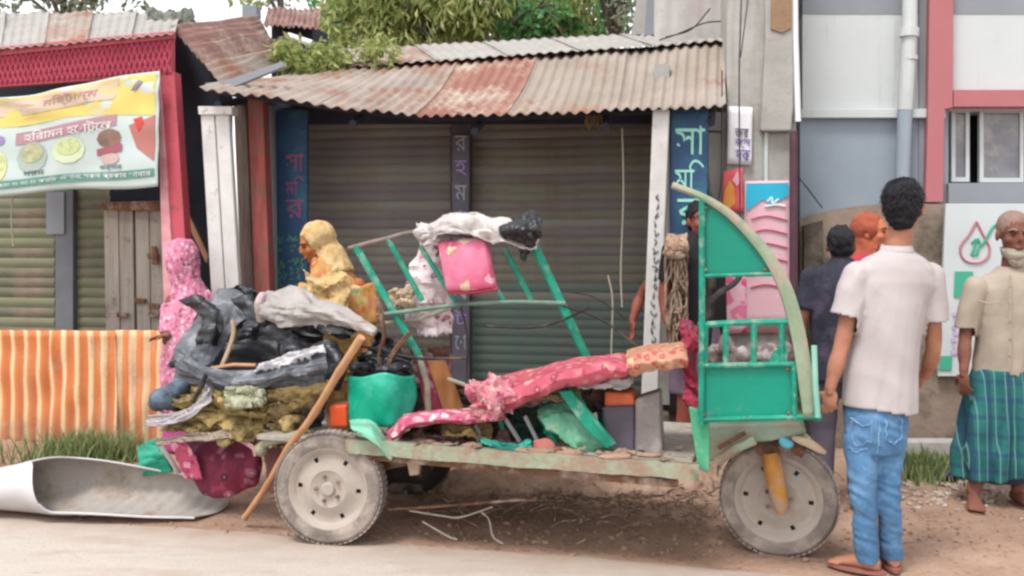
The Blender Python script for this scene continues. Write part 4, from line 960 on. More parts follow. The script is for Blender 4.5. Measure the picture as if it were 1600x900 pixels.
B().prism([PV(u, v, .39) for u, v in ((1076, 636), (1090, 640), (1108, 662), (1108, 738), (1090, 732), (1084, 690))], -NW * .03).make('cab_leg', mat('chipped_green_leg', '3c8a64', '4c9a78', 6, rough=.6, dirt_or_sheen='8a9a80', ds=9, dthr=(.5, .66), bump=.2), ck, smooth=0, bevel=.005)
for u, v in ((1099, 580), (1231, 577), (1100, 648), (1232, 646), (1103, 422), (1196, 422), (1103, 325)): B().ell(PV(u, v, Wn + .014), (.008, .008, .008), None, 8).make('bolt', RUST, ck)
# deck
zt = .49
for k in range(5):
    w0 = -.44 + k * .17
    B().prism([VL(-2.45, w0, zt - .03), VL(-.36, w0, zt - .03), VL(-.36, w0 + .163, zt - .03), VL(-2.45, w0 + .163, zt - .03)], V((0, 0, .025))).make('deck_plank', WOODG, ck, smooth=0, bevel=.004)
G = []
for i in range(41):
    l = -1.95 + i * 1.62 / 40; zz = .014 * noise.noise(V((l * 3, 0, 1))) + .006 * noise.noise(V((l * 13, 0, 1))) - .02 * (i / 40)
    G.append([VL(l, .42, zt + .012 + zz), VL(l, .455 + .006 * noise.noise(V((l * 7, 2, 2))), zt + .01 + zz), VL(l, .458 + .008 * noise.noise(V((l * 6, 5, 2))), zt - .05 + zz), VL(l, .42, zt - .055 + zz + .012 * noise.noise(V((l * 5, 9, 1))))])
B().grid(G).make('deck_edge', PALEG, ck, smooth=40, solid=.006)
B().prism([VL(-1.9, .43, zt - .06), VL(-.42, .43, zt - .08), VL(-.42, .43, zt - .115), VL(-1.9, .43, zt - .085)], -NW * .04).make('chassis_rail', RUST, ck, smooth=0, bevel=.004)
B().prism([VL(-1.9, -.4, zt - .06), VL(-.42, -.4, zt - .06), VL(-.42, -.4, zt - .11), VL(-1.9, -.4, zt - .11)], -NW * .04).make('chassis_rail', RUST, ck, smooth=0, bevel=.004)
B().prism([PV(634, 716, .43), PV(656, 716, .43), PV(654, 742, .43), PV(640, 744, .43)], -NW * .03).make('deck_bracket', PALEG, ck, smooth=0, bevel=.004)
B().tube([VL(-.4, 0, zt - .08), wc_f + V((-.14, 0, .5))], .035, 8).make('frame_neck', RUST, ck)
# clumps of caked mud, splinters along the deck
b = B(); g = random.Random(3)
for k in range(26):
    l = g.uniform(-1.9, -.5); b.ell(VL(l, g.uniform(.3, .44), zt + .005), (g.uniform(.03, .09), .03, g.uniform(.008, .02)), None, 8)
b.remesh(.012, 2).fold(.008, 25).make('caked_mud', EARTH, ck, kind='stuff')
# torn sheet-metal between the seats
def sheet(name, ctrl, w, m, parent=ck, **k):
    return cloth(name, [[PV(u, v, w + dw) for u, v, dw in r] for r in ctrl], m, parent, **k)
MG = mat('dented_pale_green_sheet', '6aa588', '4c8468', 4, rough=.5, dirt_or_sheen='a09c88', ds=4, dthr=(.5, .7), bump=.15)
sheet('torn_panel', [[(838, 640, .1), (870, 622, .05), (905, 618, .1)], [(846, 662, .16), (890, 650, .1), (930, 662, .12)], [(858, 672, .2), (905, 704, .16), (952, 700, .14)]], .2, MG, wr=.02, ws=7)
B().prism([PV(u, v, .39) for u, v in ((872, 612), (892, 610), (930, 655), (962, 694), (948, 702), (912, 668))], -NW * .03).make('bent_bar', GREEN2, ck, smooth=0, bevel=.005)
sheet('torn_panel', [[(842, 632, 0), (880, 618, 0)], [(850, 668, .02), (880, 660, .05)], [(862, 680, .02), (900, 690, .06)]], .25, GREEN2, wr=.02, ws=8)
sheet('red_plate', [[(836, 690, 0), (858, 686, 0), (876, 706, 0)], [(832, 716, .04), (860, 722, .04), (884, 724, .04)]], .38, mat('faded_red_plate', 'a8665c', '8c5048', 6, bump=.2), wr=.008, thick=.01)
sheet('teal_strip', [[(745, 682, 0), (772, 690, .03), (800, 694, .03), (830, 688, 0)], [(745, 690, .03), (772, 699, .05), (800, 703, .05), (830, 698, .03)]], .36, mat('teal_plastic', '2c9c8c', '4ab09c', 10, bump=.2), wr=.01, ws=20)
sheet('seat_base', [[(640, 655, 0), (700, 640, 0), (790, 645, 0)], [(640, 680, 0), (710, 680, .03), (800, 680, 0)], [(640, 702, .02), (710, 704, .04), (800, 702, 0)]], .2, OLIVE, wr=.03, ws=9)
sheet('dark_frame_board', [[(600, 600, 0), (720, 600, 0), (850, 618, 0)], [(600, 660, 0), (720, 660, 0), (850, 670, 0)], [(600, 702, 0), (720, 702, 0), (860, 708, 0)]], -.12, mat('dark_brown_board', '4a3a34', '30282a', 6, rough=.9, dirt_or_sheen='6c4a44', ds=7, bump=.3), wr=.015, thick=.015)
B().prism([PV(u, v, -.02) for u, v in ((664, 562), (694, 562), (724, 640), (690, 640))], -NW * .02).make('broken_plank', WOODB, ck, smooth=0, bevel=.003)
B().prism([PV(u, v, .0) for u, v in ((650, 570), (664, 562), (690, 640), (664, 640))], -NW * .02).make('broken_plank', MAROON, ck, smooth=0, bevel=.003)
B().tube([PV(700, 592, .02), PV(740, 606, .05), PV(758, 612, .05)], .01, 6).make('loose_rod', PALEG, ck)
mat('grey_strut', '8c9090', '6c7070', 6, bump=.2)
for q in ([(742, 664), (752, 684)], [(790, 655), (812, 690)], [(820, 650), (840, 690)]): B().tube([PV(u, v, .35) for u, v in q], .01, 6).make('bent_strut', MATS['grey_strut'], ck)
DK = mat('dark_brown_crumpled_vinyl', '4c3a38', '332829', 6, rough=.7, dirt_or_sheen='6c4c44', ds=7, bump=.35)
sheet('crumpled_vinyl', [[(648, 668, .1), (690, 660, .1), (740, 664, .1), (792, 660, .1)], [(640, 684, .24), (690, 676, .28), (740, 680, .28), (796, 678, .24)], [(638, 700, .3), (690, 698, .34), (740, 700, .34), (800, 700, .3)]], .05, DK, wr=.03, ws=12)
sheet('crumpled_vinyl', [[(760, 650, .0), (800, 640, .05), (846, 636, 0)], [(764, 676, .05), (806, 670, .1), (850, 668, .05)], [(770, 702, .1), (812, 704, .12), (858, 706, .1)]], .1, mat('dark_green_vinyl', '2c4a40', '223a34', 6, rough=.7, dirt_or_sheen='5a4a40', ds=6, bump=.3), wr=.03, ws=11)
sheet('moss_cloth', [[(690, 664, .1), (730, 658, .12), (770, 662, .1)], [(694, 684, .2), (732, 684, .22), (768, 686, .2)]], .2, OLIVE, wr=.025, ws=13)
sheet('torn_liner', [[(890, 600, 0), (930, 596, .02), (985, 592, 0)], [(900, 628, .04), (935, 622, .06), (985, 616, .03)], [(915, 650, .02), (940, 640, .04), (975, 634, .02)]], .15, DK, wr=.03, ws=12)
sheet('green_flap', [[(800, 618, 0), (850, 606, .04), (905, 600, .0)], [(806, 634, .06), (852, 624, .1), (908, 618, .05)]], .3, mat('mossy_green_sheet', '4c6c48', '5c5a3c', 7, rough=.7, dirt_or_sheen='7c5a44', ds=6, bump=.3), wr=.018, ws=12)
for q in ([(842, 648), (868, 690), (880, 712)], [(905, 622), (930, 668)], [(770, 628), (784, 664), (790, 704)]): B().tube([PV(u, v, .3) for u, v in q], .012, 7).make('bent_strut', GREEN2, ck)
sheet('white_trim', [[(566, 672, 0), (600, 690, 0), (640, 698, 0)], [(570, 680, .01), (604, 700, .01), (640, 706, .01)]], .4, PALEG, wr=.008, thick=.008)
b = B(); g = random.Random(31)
for k in range(120):
    l = g.uniform(-1.85, -.45); p = VL(l, g.uniform(.2, .46), zt + .012); a = g.uniform(0, 6.28); L = g.uniform(.015, .06); d = V((math.cos(a), math.sin(a) * .5, g.uniform(-.2, .5))) * L; s_ = V((-d.y, d.x, .3 * L)).normalized() * L * .35
    b.add([p, p + d * .5 + s_, p + d, p + d * .5 - s_], [(0, 1, 2, 3)])
b.make('splinters', mat('splinter_mix', '8c7460', '5c4a3e', 18, rough=.9, dirt_or_sheen='b0a08c', ds=20, bump=.2), ck, kind='stuff', smooth=0, recalc=False)
# green curved back shell + rear fender
G = []
for i in range(21):
    t = i / 20; u = 546 + 100 * t; dw = .12 * math.sin(math.pi * t)
    G.append([PV(u, 586 + 3 * math.sin(t * 9), .2 + dw), PV(u + 1, 620, .2 + dw * 1.05), PV(546 + 6 + 88 * t, 662 + 6 * math.sin(math.pi * t), .2 + dw * .8)])
G = surf([[r[0] for r in G], [r[1] for r in G], [r[2] for r in G]], 30, 16)
b = B().grid(G); b.fold(.012, 6, 3); b.v = [p + NW * (.045 * facet(p.x * 7 + p.z * 3, p.z * 6, 4)) for p in b.v]; b.make('green_back_shell', mat('teal_green_shell', '109878', '0a7c66', 4, rough=.35, dirt_or_sheen='3aa890', ds=5, bump=.12, bs=10), ck, smooth=60, solid=.008)
b = B(); g = random.Random(8)
for k in range(9): b.ell(PV(556 + k * 10, 578 + g.uniform(-6, 4), .1 + g.uniform(-.1, .1)), (.035, .05, .025))
b.remesh(.012, 2).fold(.012, 18).make('dark_padding', BLKT, ck)
sheet('rear_fender', [[(546, 658, -.05), (560, 655, 0), (585, 660, 0), (606, 690, 0), (614, 712, 0)], [(548, 664, .1), (562, 666, .12), (582, 672, .12), (598, 698, .1), (612, 716, .08)], [(552, 672, .13), (566, 680, .14), (584, 692, .14), (598, 706, .12), (612, 718, .1)]], .36, mat('pale_green_fender', '5fae90', '86bca0', 4, rough=.5, dirt_or_sheen='8a9c88', ds=6, bump=.1), wr=.006, thick=.008)
B().prism([PV(u, v, .26) for u, v in ((513, 634), (541, 632), (542, 668), (514, 668))], -NW * .05).make('tail_lamp', mat('orange_lens', 'd0582c', 'c04824', 8, rough=.3, bump=.1, bs=80), ck, smooth=0, bevel=.012)
B().prism([PV(u, v, .24) for u, v in ((508, 630), (546, 628), (547, 674), (509, 674))], -NW * .04).make('lamp_bracket', RUST, ck, smooth=0, bevel=.008)
b = B().tube([PV(404, 700, .33), PV(420, 690, .35), PV(446, 684, .36), PV(478, 676, .34)], .022, 8); b.make('rear_bumper_bar', PALEG, ck)
B().ell(PV(409, 702, .33), (.035, .04, .035)).make('bumper_end', PALEG, ck)
sheet('rear_bracket', [[(412, 705, 0), (446, 692, 0)], [(418, 735, 0), (440, 730, 0)], [(420, 765, 0), (436, 770, 0)]], .25, mat('brown_red_bracket', '7a5048', '5c3c38', 8, rough=.9, bump=.3), wr=.01, thick=.02)
# canopy frame of green tubes
Wc = .0
TB = [((555, 384), (655, 556), .02), ((604, 370), (660, 470), .015), ((657, 385), (712, 472), .013), ((736, 380), (786, 468), .012), ((788, 388), (830, 468), .014), ((836, 386), (918, 562), .022)]
for a, c, r in TB:
    t = (a, c)
    B().tube([PV(a[0], a[1], Wc), PV(c[0], c[1], Wc)], r, 8, .7).make('canopy_bar', GREEN2, ck)
B().tube([PV(655, 556, Wc), PV(668, 600, Wc), PV(672, 705, Wc)], .018, 8).make('canopy_bar', PALEG, ck, label='worn pale lower end of the canopy bar')
B().tube([PV(918, 562, Wc), PV(938, 640, Wc), PV(945, 712, Wc)], .018, 8).make('canopy_bar', GREEN2, ck)
B().tube(spline([PV(545, 388, Wc), PV(600, 374, Wc), PV(660, 362, Wc), PV(760, 372, Wc), PV(840, 384, Wc)], 20), .012, 8).make('canopy_rail', mat('bare_rail', '8c7c74', '6c5c58', 8, bump=.3), ck)
B().tube(spline([PV(590, 492, Wc + .02), PV(640, 486, Wc + .02), PV(720, 476, Wc + .02), PV(800, 472, Wc + .02), PV(884, 474, Wc + .02)], 20), .011, 8).make('canopy_rail', mat('greenish_rail', '6f8a7c', '4c6458', 8, bump=.3), ck)
B().tube(spline([PV(600, 505, Wc - .05), PV(650, 500, Wc - .05), PV(700, 482, Wc - .05)], 12), .009, 6).make('canopy_rail', PALEG, ck)
for pts, r in (([(590, 470), (600, 520), (592, 560), (602, 600)], .012), ([(640, 520), (610, 560), (600, 610)], .014), ([(560, 540), (600, 548), (650, 560), (730, 560)], .008), ([(540, 560), (600, 556), (640, 566)], .008), ([(760, 510), (830, 512), (880, 500), (920, 480)], .007), ([(720, 480), (730, 530), (728, 600)], .006), ([(880, 478), (940, 500), (1000, 545)], .006), ([(880, 455), (930, 465), (980, 500)], .004)):
    g = [PV(u, v, Wc + .05) for u, v in pts]
    B().tube(spline(g, 14), r, 5).make('bent_wire', DARK if r < .01 else RUST, ck)
# under-body rods and wires
for pts, r, m in (([(606, 796), (660, 793), (740, 787), (800, 782), (838, 781)], .006, RUST), ([(640, 798), (690, 806), (720, 808), (770, 792)], .004, WOODG), ([(752, 800), (764, 812), (770, 838), (786, 850)], .004, WOODG), ([(660, 815), (700, 838), (714, 843)], .004, WOODG)):
    B().tube(spline([PV(u, v, .3) for u, v in pts], 14), r, 5).make('hanging_rod', m, ck)
# battery and grey box standing on the deck
panel('battery_box', [(940, 636), (990, 634), (990, 708), (946, 706)], .3, .18, mat('dark_battery_grey', '5d5660', '4a444c', 6, rough=.7, bump=.2), None, PV, label='dark grey battery box with orange top on the rickshaw deck', cat='battery', bevel=.012)
panel('orange_lid', [(944, 612), (988, 614), (992, 634), (944, 636)], .28, .16, mat('orange_lid_plastic', 'c8643c', 'a84c34', 9, rough=.6, bump=.3), None, PV, label='orange lid piece lying on the dark battery box', cat='lid', bevel=.012)
panel('grey_box', [(992, 624), (1030, 612), (1034, 712), (990, 712)], .28, .14, mat('pale_grey_box', '958c88', '7c7472', 5, rough=.85, dirt_or_sheen='a89c94', ds=8, bump=.3), None, PV, label='pale dented grey box beside the battery under the pink cushion', cat='box', bevel=.012)
sheet('cloth_scrap', [[(905, 595, 0), (940, 590, .03), (990, 588, 0)], [(905, 610, .04), (950, 606, .08), (985, 600, .04)]], .3, WHTT, parent=None, wr=.02, ws=14, label='pale crumpled rag hanging under the front end of the pink cushion', cat='rag')
# ------------------------------------------------------------------ loose seat cushions
def pv(u, v, w): return PV(u, v, w)
pad('seat_cushion', [[pv(740, 608, .1), pv(800, 588, .06), pv(880, 573, .02), pv(985, 560, 0)], [pv(738, 630, .3), pv(800, 612, .3), pv(880, 588, .3), pv(985, 572, .3)], [pv(746, 636, .46), pv(806, 626, .46), pv(884, 592, .45), pv(985, 575, .44)]], PINKF, .082, nu=70, nv=24, wr=.02, ws=9, pw=10,
    label='long pink floral seat cushion tilted across the wreck', cat='cushion', group='loose seat cushions')
pad('seat_cushion', [[pv(978, 556, 0), pv(1030, 548, 0), pv(1074, 546, 0)], [pv(978, 568, .3), pv(1030, 560, .3), pv(1074, 556, .3)], [pv(978, 574, .45), pv(1030, 564, .45), pv(1076, 562, .44)]], PINKT, .085, nu=40, nv=20, wr=.012, pw=14,
    label='tan and red patterned cushion block at the high end of the pink cushion', cat='cushion', group='loose seat cushions')
cloth('seat_cover', [[pv(735, 595, .3), pv(770, 590, .32), pv(812, 596, .34)], [pv(738, 625, .42), pv(772, 620, .5), pv(808, 620, .45)], [pv(742, 650, .4), pv(770, 654, .44), pv(800, 648, .42)]], floral('crumpled_pink_cover', 'b07078', ['c49a98', 'a04c60', 'b8a094', '944458', 'b86c7c'], 20, .45, .6), wr=.035, ws=13, thick=.008, label='crumpled pink and white seat cover bunched at the low end of the pink cushion', cat='seat cover')
pad('seat_pad', [[pv(604, 680, .2), pv(640, 652, .16), pv(700, 644, .12), pv(790, 646, .1)], [pv(606, 690, .42), pv(640, 664, .44), pv(700, 654, .44), pv(792, 654, .44)]], floral('rose_pad_vinyl', 'b85c72', ['c88c94', 'a04460', 'ccacac'], 20, .44, .6, 'a84c64'), .05, nu=50, nv=10, wr=.014, ws=9, pw=8,
    label='thin rose pink seat pad bent over the deck behind the rear wheel', cat='seat pad')
pad('hanging_cushion', [[PV(684, 378, .05), PV(722, 373, .05), PV(761, 370, .05)], [PV(692, 416, .06), PV(730, 412, .07), PV(769, 410, .06)], [PV(700, 456, .05), PV(738, 455, .06), PV(777, 450, .05)]], PILLOW, .09, nu=30, nv=26, wr=.008, pw=10,
    label='bright pink flowered cushion hanging on the green bars under the white tarpaulin', cat='cushion')
fl_c = PV(712, 396, .05) + NW * .052
b = B(); rx_, rz_ = AX, Z
for k in range(6):
    a = k * math.pi / 3; c_ = fl_c + (rx_ * math.cos(a) + rz_ * math.sin(a)) * .022
    b.add([c_ + (rx_ * math.cos(t) + rz_ * math.sin(t)) * .017 for t in [i * math.pi / 4 for i in range(8)]], [tuple(range(8))])
b.make('printed_flower', flat('cream_flower', 'd0c0a0'), bpy.data.objects['hanging_cushion'], kind='stuff', smooth=0, solid=.003)
B().prism([fl_c + NW * .003 + (rx_ * math.cos(t) + rz_ * math.sin(t)) * .009 for t in [i * math.pi / 4 for i in range(8)]], NW * .002).make('flower_centre', flat('flower_ochre', 'b08848'), bpy.data.objects['hanging_cushion'], smooth=0)
B().tube([PV(700, 457, .07), PV(738, 457, .08), PV(778, 451, .07)], .009, 6).make('red_piping', flat('dark_red_piping', 'a03444'), bpy.data.objects['hanging_cushion'])
cloth('white_tarpaulin', [[PV(654, 358, -.2), PV(688, 343, -.25), PV(740, 338, -.25), (PV(800, 352, -.2)), PV(842, 368, -.15)], [PV(648, 368, .0), PV(690, 350, .05), PV(745, 346, .05), PV(800, 362, .02), PV(842, 376, 0)], [PV(662, 384, .08), PV(700, 368, .12), PV(750, 372, .12), PV(800, 382, .1), PV(838, 382, .08)]], mat('pale_tarpaulin', 'bdb6b2', 'a39b98', 5, (1, 1, 1), rough=.7, dirt_or_sheen='857a74', ds=7, dthr=(.54, .68), bump=.35, bs=26), nu=50, nv=26, wr=.02, ws=10, label='crumpled off-white tarpaulin lying over the top of the green bars', cat='tarpaulin')
cloth('black_tarpaulin', [[PV(782, 345, -.1), PV(808, 332, -.12), PV(830, 326, -.1), PV(840, 336, -.1)], [PV(786, 358, .06), PV(812, 350, .1), PV(832, 348, .1), PV(842, 360, .06)], [PV(800, 378, .06), PV(815, 382, .1), PV(832, 378, .1), PV(841, 376, .06)], [PV(808, 398, .04), PV(818, 408, .06), PV(830, 404, .06), PV(838, 396, .04)]], BLKT, wr=.03, ws=9, label='crumpled black tarpaulin bunched at the right end of the white tarpaulin', cat='tarpaulin')
cloth('print_cloth', [[PV(655, 372, -.2), PV(680, 370, -.15), PV(702, 374, -.2)], [PV(644, 420, -.2), PV(676, 420, -.12), PV(702, 424, -.2)], [PV(640, 470, -.2), PV(675, 470, -.12), PV(708, 472, -.2)], [PV(650, 520, -.2), PV(680, 525, -.14), PV(706, 520, -.2)]], PINKW, wr=.03, ws=10, thick=.008, label='white cloth with maroon print hanging behind the green bars', cat='cloth')
cloth('tan_rag', [[PV(608, 458, -.1), PV(630, 452, -.08), PV(646, 445, -.1)], [PV(612, 476, -.04), PV(632, 478, 0), PV(644, 482, -.05)]], mat('tan_white_rag', 'b8a890', 'a08468', 8, bump=.3), wr=.03, ws=14, thick=.02, label='small tan and white rag caught between the first two green bars', cat='rag')
cloth('print_scrap', [[PV(640, 545, -.25), PV(700, 540, -.25)], [PV(645, 580, -.2), PV(705, 590, -.2)], [PV(650, 625, -.2), PV(700, 632, -.2)]], floral('brown_print_scrap', '6a4a44', ['8a5a50', '9c8478', '5a4048', '786a58'], 12, .5), wr=.03, ws=9, thick=.01, label='dark brown print scrap hanging below the lower green rail', cat='cloth')
# ------------------------------------------------------------------ torn rear hood (left end)
hd = thing('torn_hood', 'torn dark grey rain hood folded open over the rear end of the rickshaw', 'hood', PV(390, 600, .1))
cloth('hood_cover', [[PV(352, 452, -.25), PV(385, 448, -.3), PV(430, 470, -.35), (PV(490, 500, -.35)), PV(555, 512, -.3)],
      [PV(300, 505, -.15), PV(345, 515, -.3), PV(420, 525, -.4), PV(490, 535, -.4), PV(540, 540, -.3)],
      [PV(262, 568, 0), PV(330, 590, -.1), PV(420, 602, -.1), PV(480, 600, -.1), PV(520, 590, -.1)]], mat('black_hood_lining', '202126', '141519', 5, rough=.5, dirt_or_sheen='3a3c42', ds=5, dthr=(.55, .75), bump=.3, bs=22, spec=.5), hd, nu=60, nv=40, wr=.028, ws=7)
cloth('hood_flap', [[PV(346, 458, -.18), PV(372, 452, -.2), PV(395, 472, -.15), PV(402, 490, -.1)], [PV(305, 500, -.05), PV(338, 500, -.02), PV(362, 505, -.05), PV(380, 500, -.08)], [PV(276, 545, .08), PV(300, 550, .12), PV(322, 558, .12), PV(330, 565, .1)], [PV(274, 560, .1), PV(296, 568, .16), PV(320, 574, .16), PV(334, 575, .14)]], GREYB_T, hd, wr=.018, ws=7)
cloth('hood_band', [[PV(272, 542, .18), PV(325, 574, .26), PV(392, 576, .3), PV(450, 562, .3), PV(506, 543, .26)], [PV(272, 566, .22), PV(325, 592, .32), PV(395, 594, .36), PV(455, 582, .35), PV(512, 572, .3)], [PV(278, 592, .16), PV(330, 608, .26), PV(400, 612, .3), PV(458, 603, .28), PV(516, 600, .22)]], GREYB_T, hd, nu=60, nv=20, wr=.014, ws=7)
cloth('torn_lining', [[PV(395, 574, .3), PV(430, 562, .31), PV(470, 549, .3), PV(504, 538, .27)], [PV(398, 582, .32), PV(432, 572, .34), PV(472, 560, .33), PV(508, 548, .3)]], mat('torn_white_edge', 'c8c6c8', 'a8a6aa', 14, rough=.7, bump=.4), hd, nu=40, nv=8, wr=.014, ws=26)
B().tube(spline([PV(363, 500, .1), PV(365, 520, .12), PV(358, 545, .15), (PV(346, 574, .2))], 10), .012, 7).make('hood_bow', mat('tan_bow_wood', 'a89078', '8c745c', 9, bump=.2), hd)
B().tube([PV(330, 576, .2), PV(365, 570, .22), PV(400, 571, .2)], .01, 7).make('hood_bow', BAMB, hd)
B().tube([PV(372, 530, -.2), PV(440, 512, -.2), PV(520, 495, -.2)], .012, 7).make('hood_bow', DARK, hd)
for q in (440, 455): B().tube([PV(q, 505, -.22), PV(q - 8, 575, -.1)], .01, 6).make('hood_bow', DARK, hd)
cloth('canopy_cloth', [[PV(405, 466, .05), PV(428, 455, .0), PV(470, 455, 0), PV(510, 472, .04), PV(588, 512, .1)], [PV(402, 480, .16), PV(430, 478, .2), PV(475, 480, .22), PV(520, 492, .2), PV(588, 517, .14)], [PV(408, 500, .12), PV(440, 512, .18), PV(480, 510, .2), PV(530, 510, .18), PV(584, 521, .14)]], mat('grey_white_canvas', 'a8a29e', '8a8480', 4, rough=.85, dirt_or_sheen='8a7a70', ds=5, dthr=(.56, .7), bump=.3), nu=50, nv=22, wr=.018, ws=8, thick=.01, label='grey-white canvas sheet draped over the upper edge of the torn hood', cat='canvas')
B().tube(spline([PV(410, 462, .06), PV(404, 475, .17), PV(408, 500, .13)], 8), .022, 8).make('rolled_edge', mat('pinkish_roll', 'b8a4a0', '9c8884', 6, bump=.3), bpy.data.objects['canopy_cloth'])
cloth('tan_fabric', [[PV(508, 520, .05), PV(540, 528, .02), PV(570, 535, 0)], [PV(500, 555, .12), PV(530, 560, .12), PV(560, 565, .06)], [PV(500, 600, .1), PV(525, 600, .12), PV(548, 590, .08)]], mat('ochre_fabric', '9c7c3c', '74582c', 8, rough=.9, dirt_or_sheen='5a4630', ds=8, bump=.3), wr=.03, ws=9, label='ochre fabric hanging below the canvas sheet behind the bamboo stick', cat='cloth')
cloth('dark_fabric', [[PV(590, 520, -.05), PV(612, 530, -.05), PV(640, 560, -.05)], [PV(560, 560, -.05), PV(600, 570, 0), PV(640, 590, -.05)], [PV(555, 600, -.05), PV(600, 600, -.05), PV(650, 620, -.05)]], BLKT, wr=.04, ws=9, label='black crumpled fabric above the green shell', cat='cloth')
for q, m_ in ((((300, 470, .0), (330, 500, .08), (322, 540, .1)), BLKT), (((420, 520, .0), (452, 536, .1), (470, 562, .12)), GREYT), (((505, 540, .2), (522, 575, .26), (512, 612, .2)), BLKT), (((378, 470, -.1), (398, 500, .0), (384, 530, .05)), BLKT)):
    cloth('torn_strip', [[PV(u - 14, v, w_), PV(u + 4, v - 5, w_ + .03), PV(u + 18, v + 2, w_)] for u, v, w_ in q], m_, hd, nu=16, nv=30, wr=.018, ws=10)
# padding and debris below the hood
hb = thing('crushed_seat', 'crushed rear seat with yellow foam and maroon floral cover under the torn hood', 'seat', PV(360, 750, .1))
cloth('foam', [[PV(276, 604, .16), PV(320, 600, .2), PV(400, 608, .22), PV(470, 604, .2)], [PV(262, 640, .22), PV(320, 640, .3), PV(400, 645, .3), PV(480, 640, .25)], [PV(258, 672, .2), PV(330, 680, .28), PV(410, 690, .28), PV(470, 684, .2)]], FOAM, hb, nu=60, nv=36, wr=.05, ws=9, thick=.02)
cloth('padding', [[PV(400, 612, .3), PV(450, 606, .33), PV(512, 598, .3)], [PV(410, 640, .32), PV(455, 628, .36), PV(508, 622, .3)], [PV(416, 656, .28), PV(455, 645, .3), PV(500, 640, .25)]], OLIVE, hb, wr=.025, ws=10, thick=.02)
cloth('padding', [[PV(355, 606, .34), PV(385, 602, .36), PV(412, 610, .34)], [PV(350, 635, .36), PV(385, 632, .38), PV(412, 634, .36)]], mat('pale_green_grey_pad', 'a3a48c', '86866c', 8, rough=.9, bump=.4), hb, wr=.03, ws=12, thick=.03)
cloth('dark_stuffing', [[PV(408, 645, .2), PV(455, 640, .22), PV(510, 625, .15)], [PV(405, 670, .24), PV(455, 668, .24), PV(505, 660, .18)], [PV(410, 695, .2), PV(450, 692, .2), PV(495, 684, .15)]], mat('dark_violet_stuffing', '38323e', '262430', 6, rough=.9, dirt_or_sheen='4a3a34', bump=.4), hb, wr=.03, ws=10, thick=.02)
b = B(); g = random.Random(4)
for k in range(7): b.ell(PV(g.uniform(300, 470), g.uniform(620, 684), g.uniform(.24, .33)), (g.uniform(.03, .07), .05, g.uniform(.02, .045)), Matrix.Rotation(g.uniform(-1, 1), 3, 'Y'), 10)
b.remesh(.01, 2).fold(.02, 22).make('foam_lump', FOAM, hb)
b = B()
for k in range(12): b.ell(PV(g.uniform(345, 480), g.uniform(668, 700), .3), (g.uniform(.02, .04), .03, g.uniform(.012, .025)), None, 8)
b.remesh(.009, 2).fold(.014, 26).make('stuffing_lump', mat('dirty_cream_stuffing', 'a8986c', '7c683c', 14, rough=.95, bump=.5), hb)
b = B().ell(PV(262, 622, .24), (.09, .1, .06)).ell(PV(276, 610, .24), (.07, .08, .06)).ell(PV(246, 632, .24), (.045, .06, .04)); b.remesh(.011, 3).fold(.016, 12).make('dark_bundle', mat('navy_grey_bundle', '3a4250', '24242e', 5, rough=.6, dirt_or_sheen='5a6a78', ds=6, bump=.3), hb)
sheet('white_strip', [[(232, 650, 0), (262, 646, .03), (296, 636, .04), (318, 612, .03), (322, 604, 0)], [(234, 668, .04), (264, 664, .08), (304, 648, .08), (326, 626, .06), (330, 612, .02)]], .3, WHTT, parent=hb, wr=.016, thick=.006)
sheet('pale_strip', [[(244, 688, 0), (300, 678, .02), (370, 672, .02)], [(246, 695, .03), (300, 688, .05), (370, 682, .04)]], .3, mat('pale_brown_strip', 'a89888', '84746a', 7, bump=.3), parent=hb, wr=.01, thick=.01)
B().tube([PV(322, 585, .34), PV(312, 610, .34), PV(300, 628, .34)], .012, 6).make('rod', DARK, hb)
pad('seat_back', [[PV(262, 684, .08), PV(320, 690, .1), PV(400, 684, .08)], [PV(288, 722, .16), PV(345, 728, .18), PV(410, 722, .12)], [PV(322, 770, .14), PV(352, 778, .16), PV(404, 756, .1)]], MAROON, .07, hb, nu=44, nv=34, wr=.022, ws=7, pw=12)
cloth('teal_corner', [[PV(216, 700, .05), PV(230, 690, .08), PV(246, 684, .1)], [PV(218, 724, .1), PV(236, 716, .14), PV(258, 710, .12)], [PV(224, 740, .06), PV(244, 738, .1), PV(270, 736, .1)]], mat('teal_vinyl', '1f8f74', '157058', 4, rough=.4, bump=.1), hb, wr=.01, thick=.02)
B().tube([PV(246, 686, .16), PV(262, 712, .17), PV(280, 740, .16)], .013, 7).make('edge_tube', mat('pale_edge_tube', 'a89a94', '8a7c78', 6, bump=.2), hb)
cloth('rose_lining', [[PV(262, 686, .22), PV(290, 690, .24)], [PV(274, 712, .24), PV(304, 716, .26)], [PV(292, 745, .22), PV(318, 748, .24)]], floral('rose_lining_print', 'b05068', ['d090a0', '98385a'], 18), hb, wr=.012, thick=.008)
B().tube(spline([PV(380, 690, .32), PV(396, 700, .33), PV(400, 712, .33)], 8), .012, 6).make('torn_piping', mat('pinkish_piping', 'b8908c', '9c7470', 6, bump=.2), hb)
# bamboo stick leaning on it
st0 = P(382, 810, 4.5); st1 = P(566, 527, 3.98)
b = B(); pts = [st0 + (st1 - st0) * (i / 24) + V((.006 * math.sin(i * .5), 0, .004 * math.sin(i * .8))) for i in range(25)]
b.tube(pts, [.0145 + (.003 if i % 5 == 0 else 0) + .004 * (i / 24) for i in range(25)], 10)
b.make('bamboo_stick', mat('tan_stick', 'b88c68', '9c6e4c', 10, (1, 1, .3), rough=.6, bump=.2), label='long tan bamboo stick leaning across the rear wheel against the torn hood', cat='stick', smooth=60)
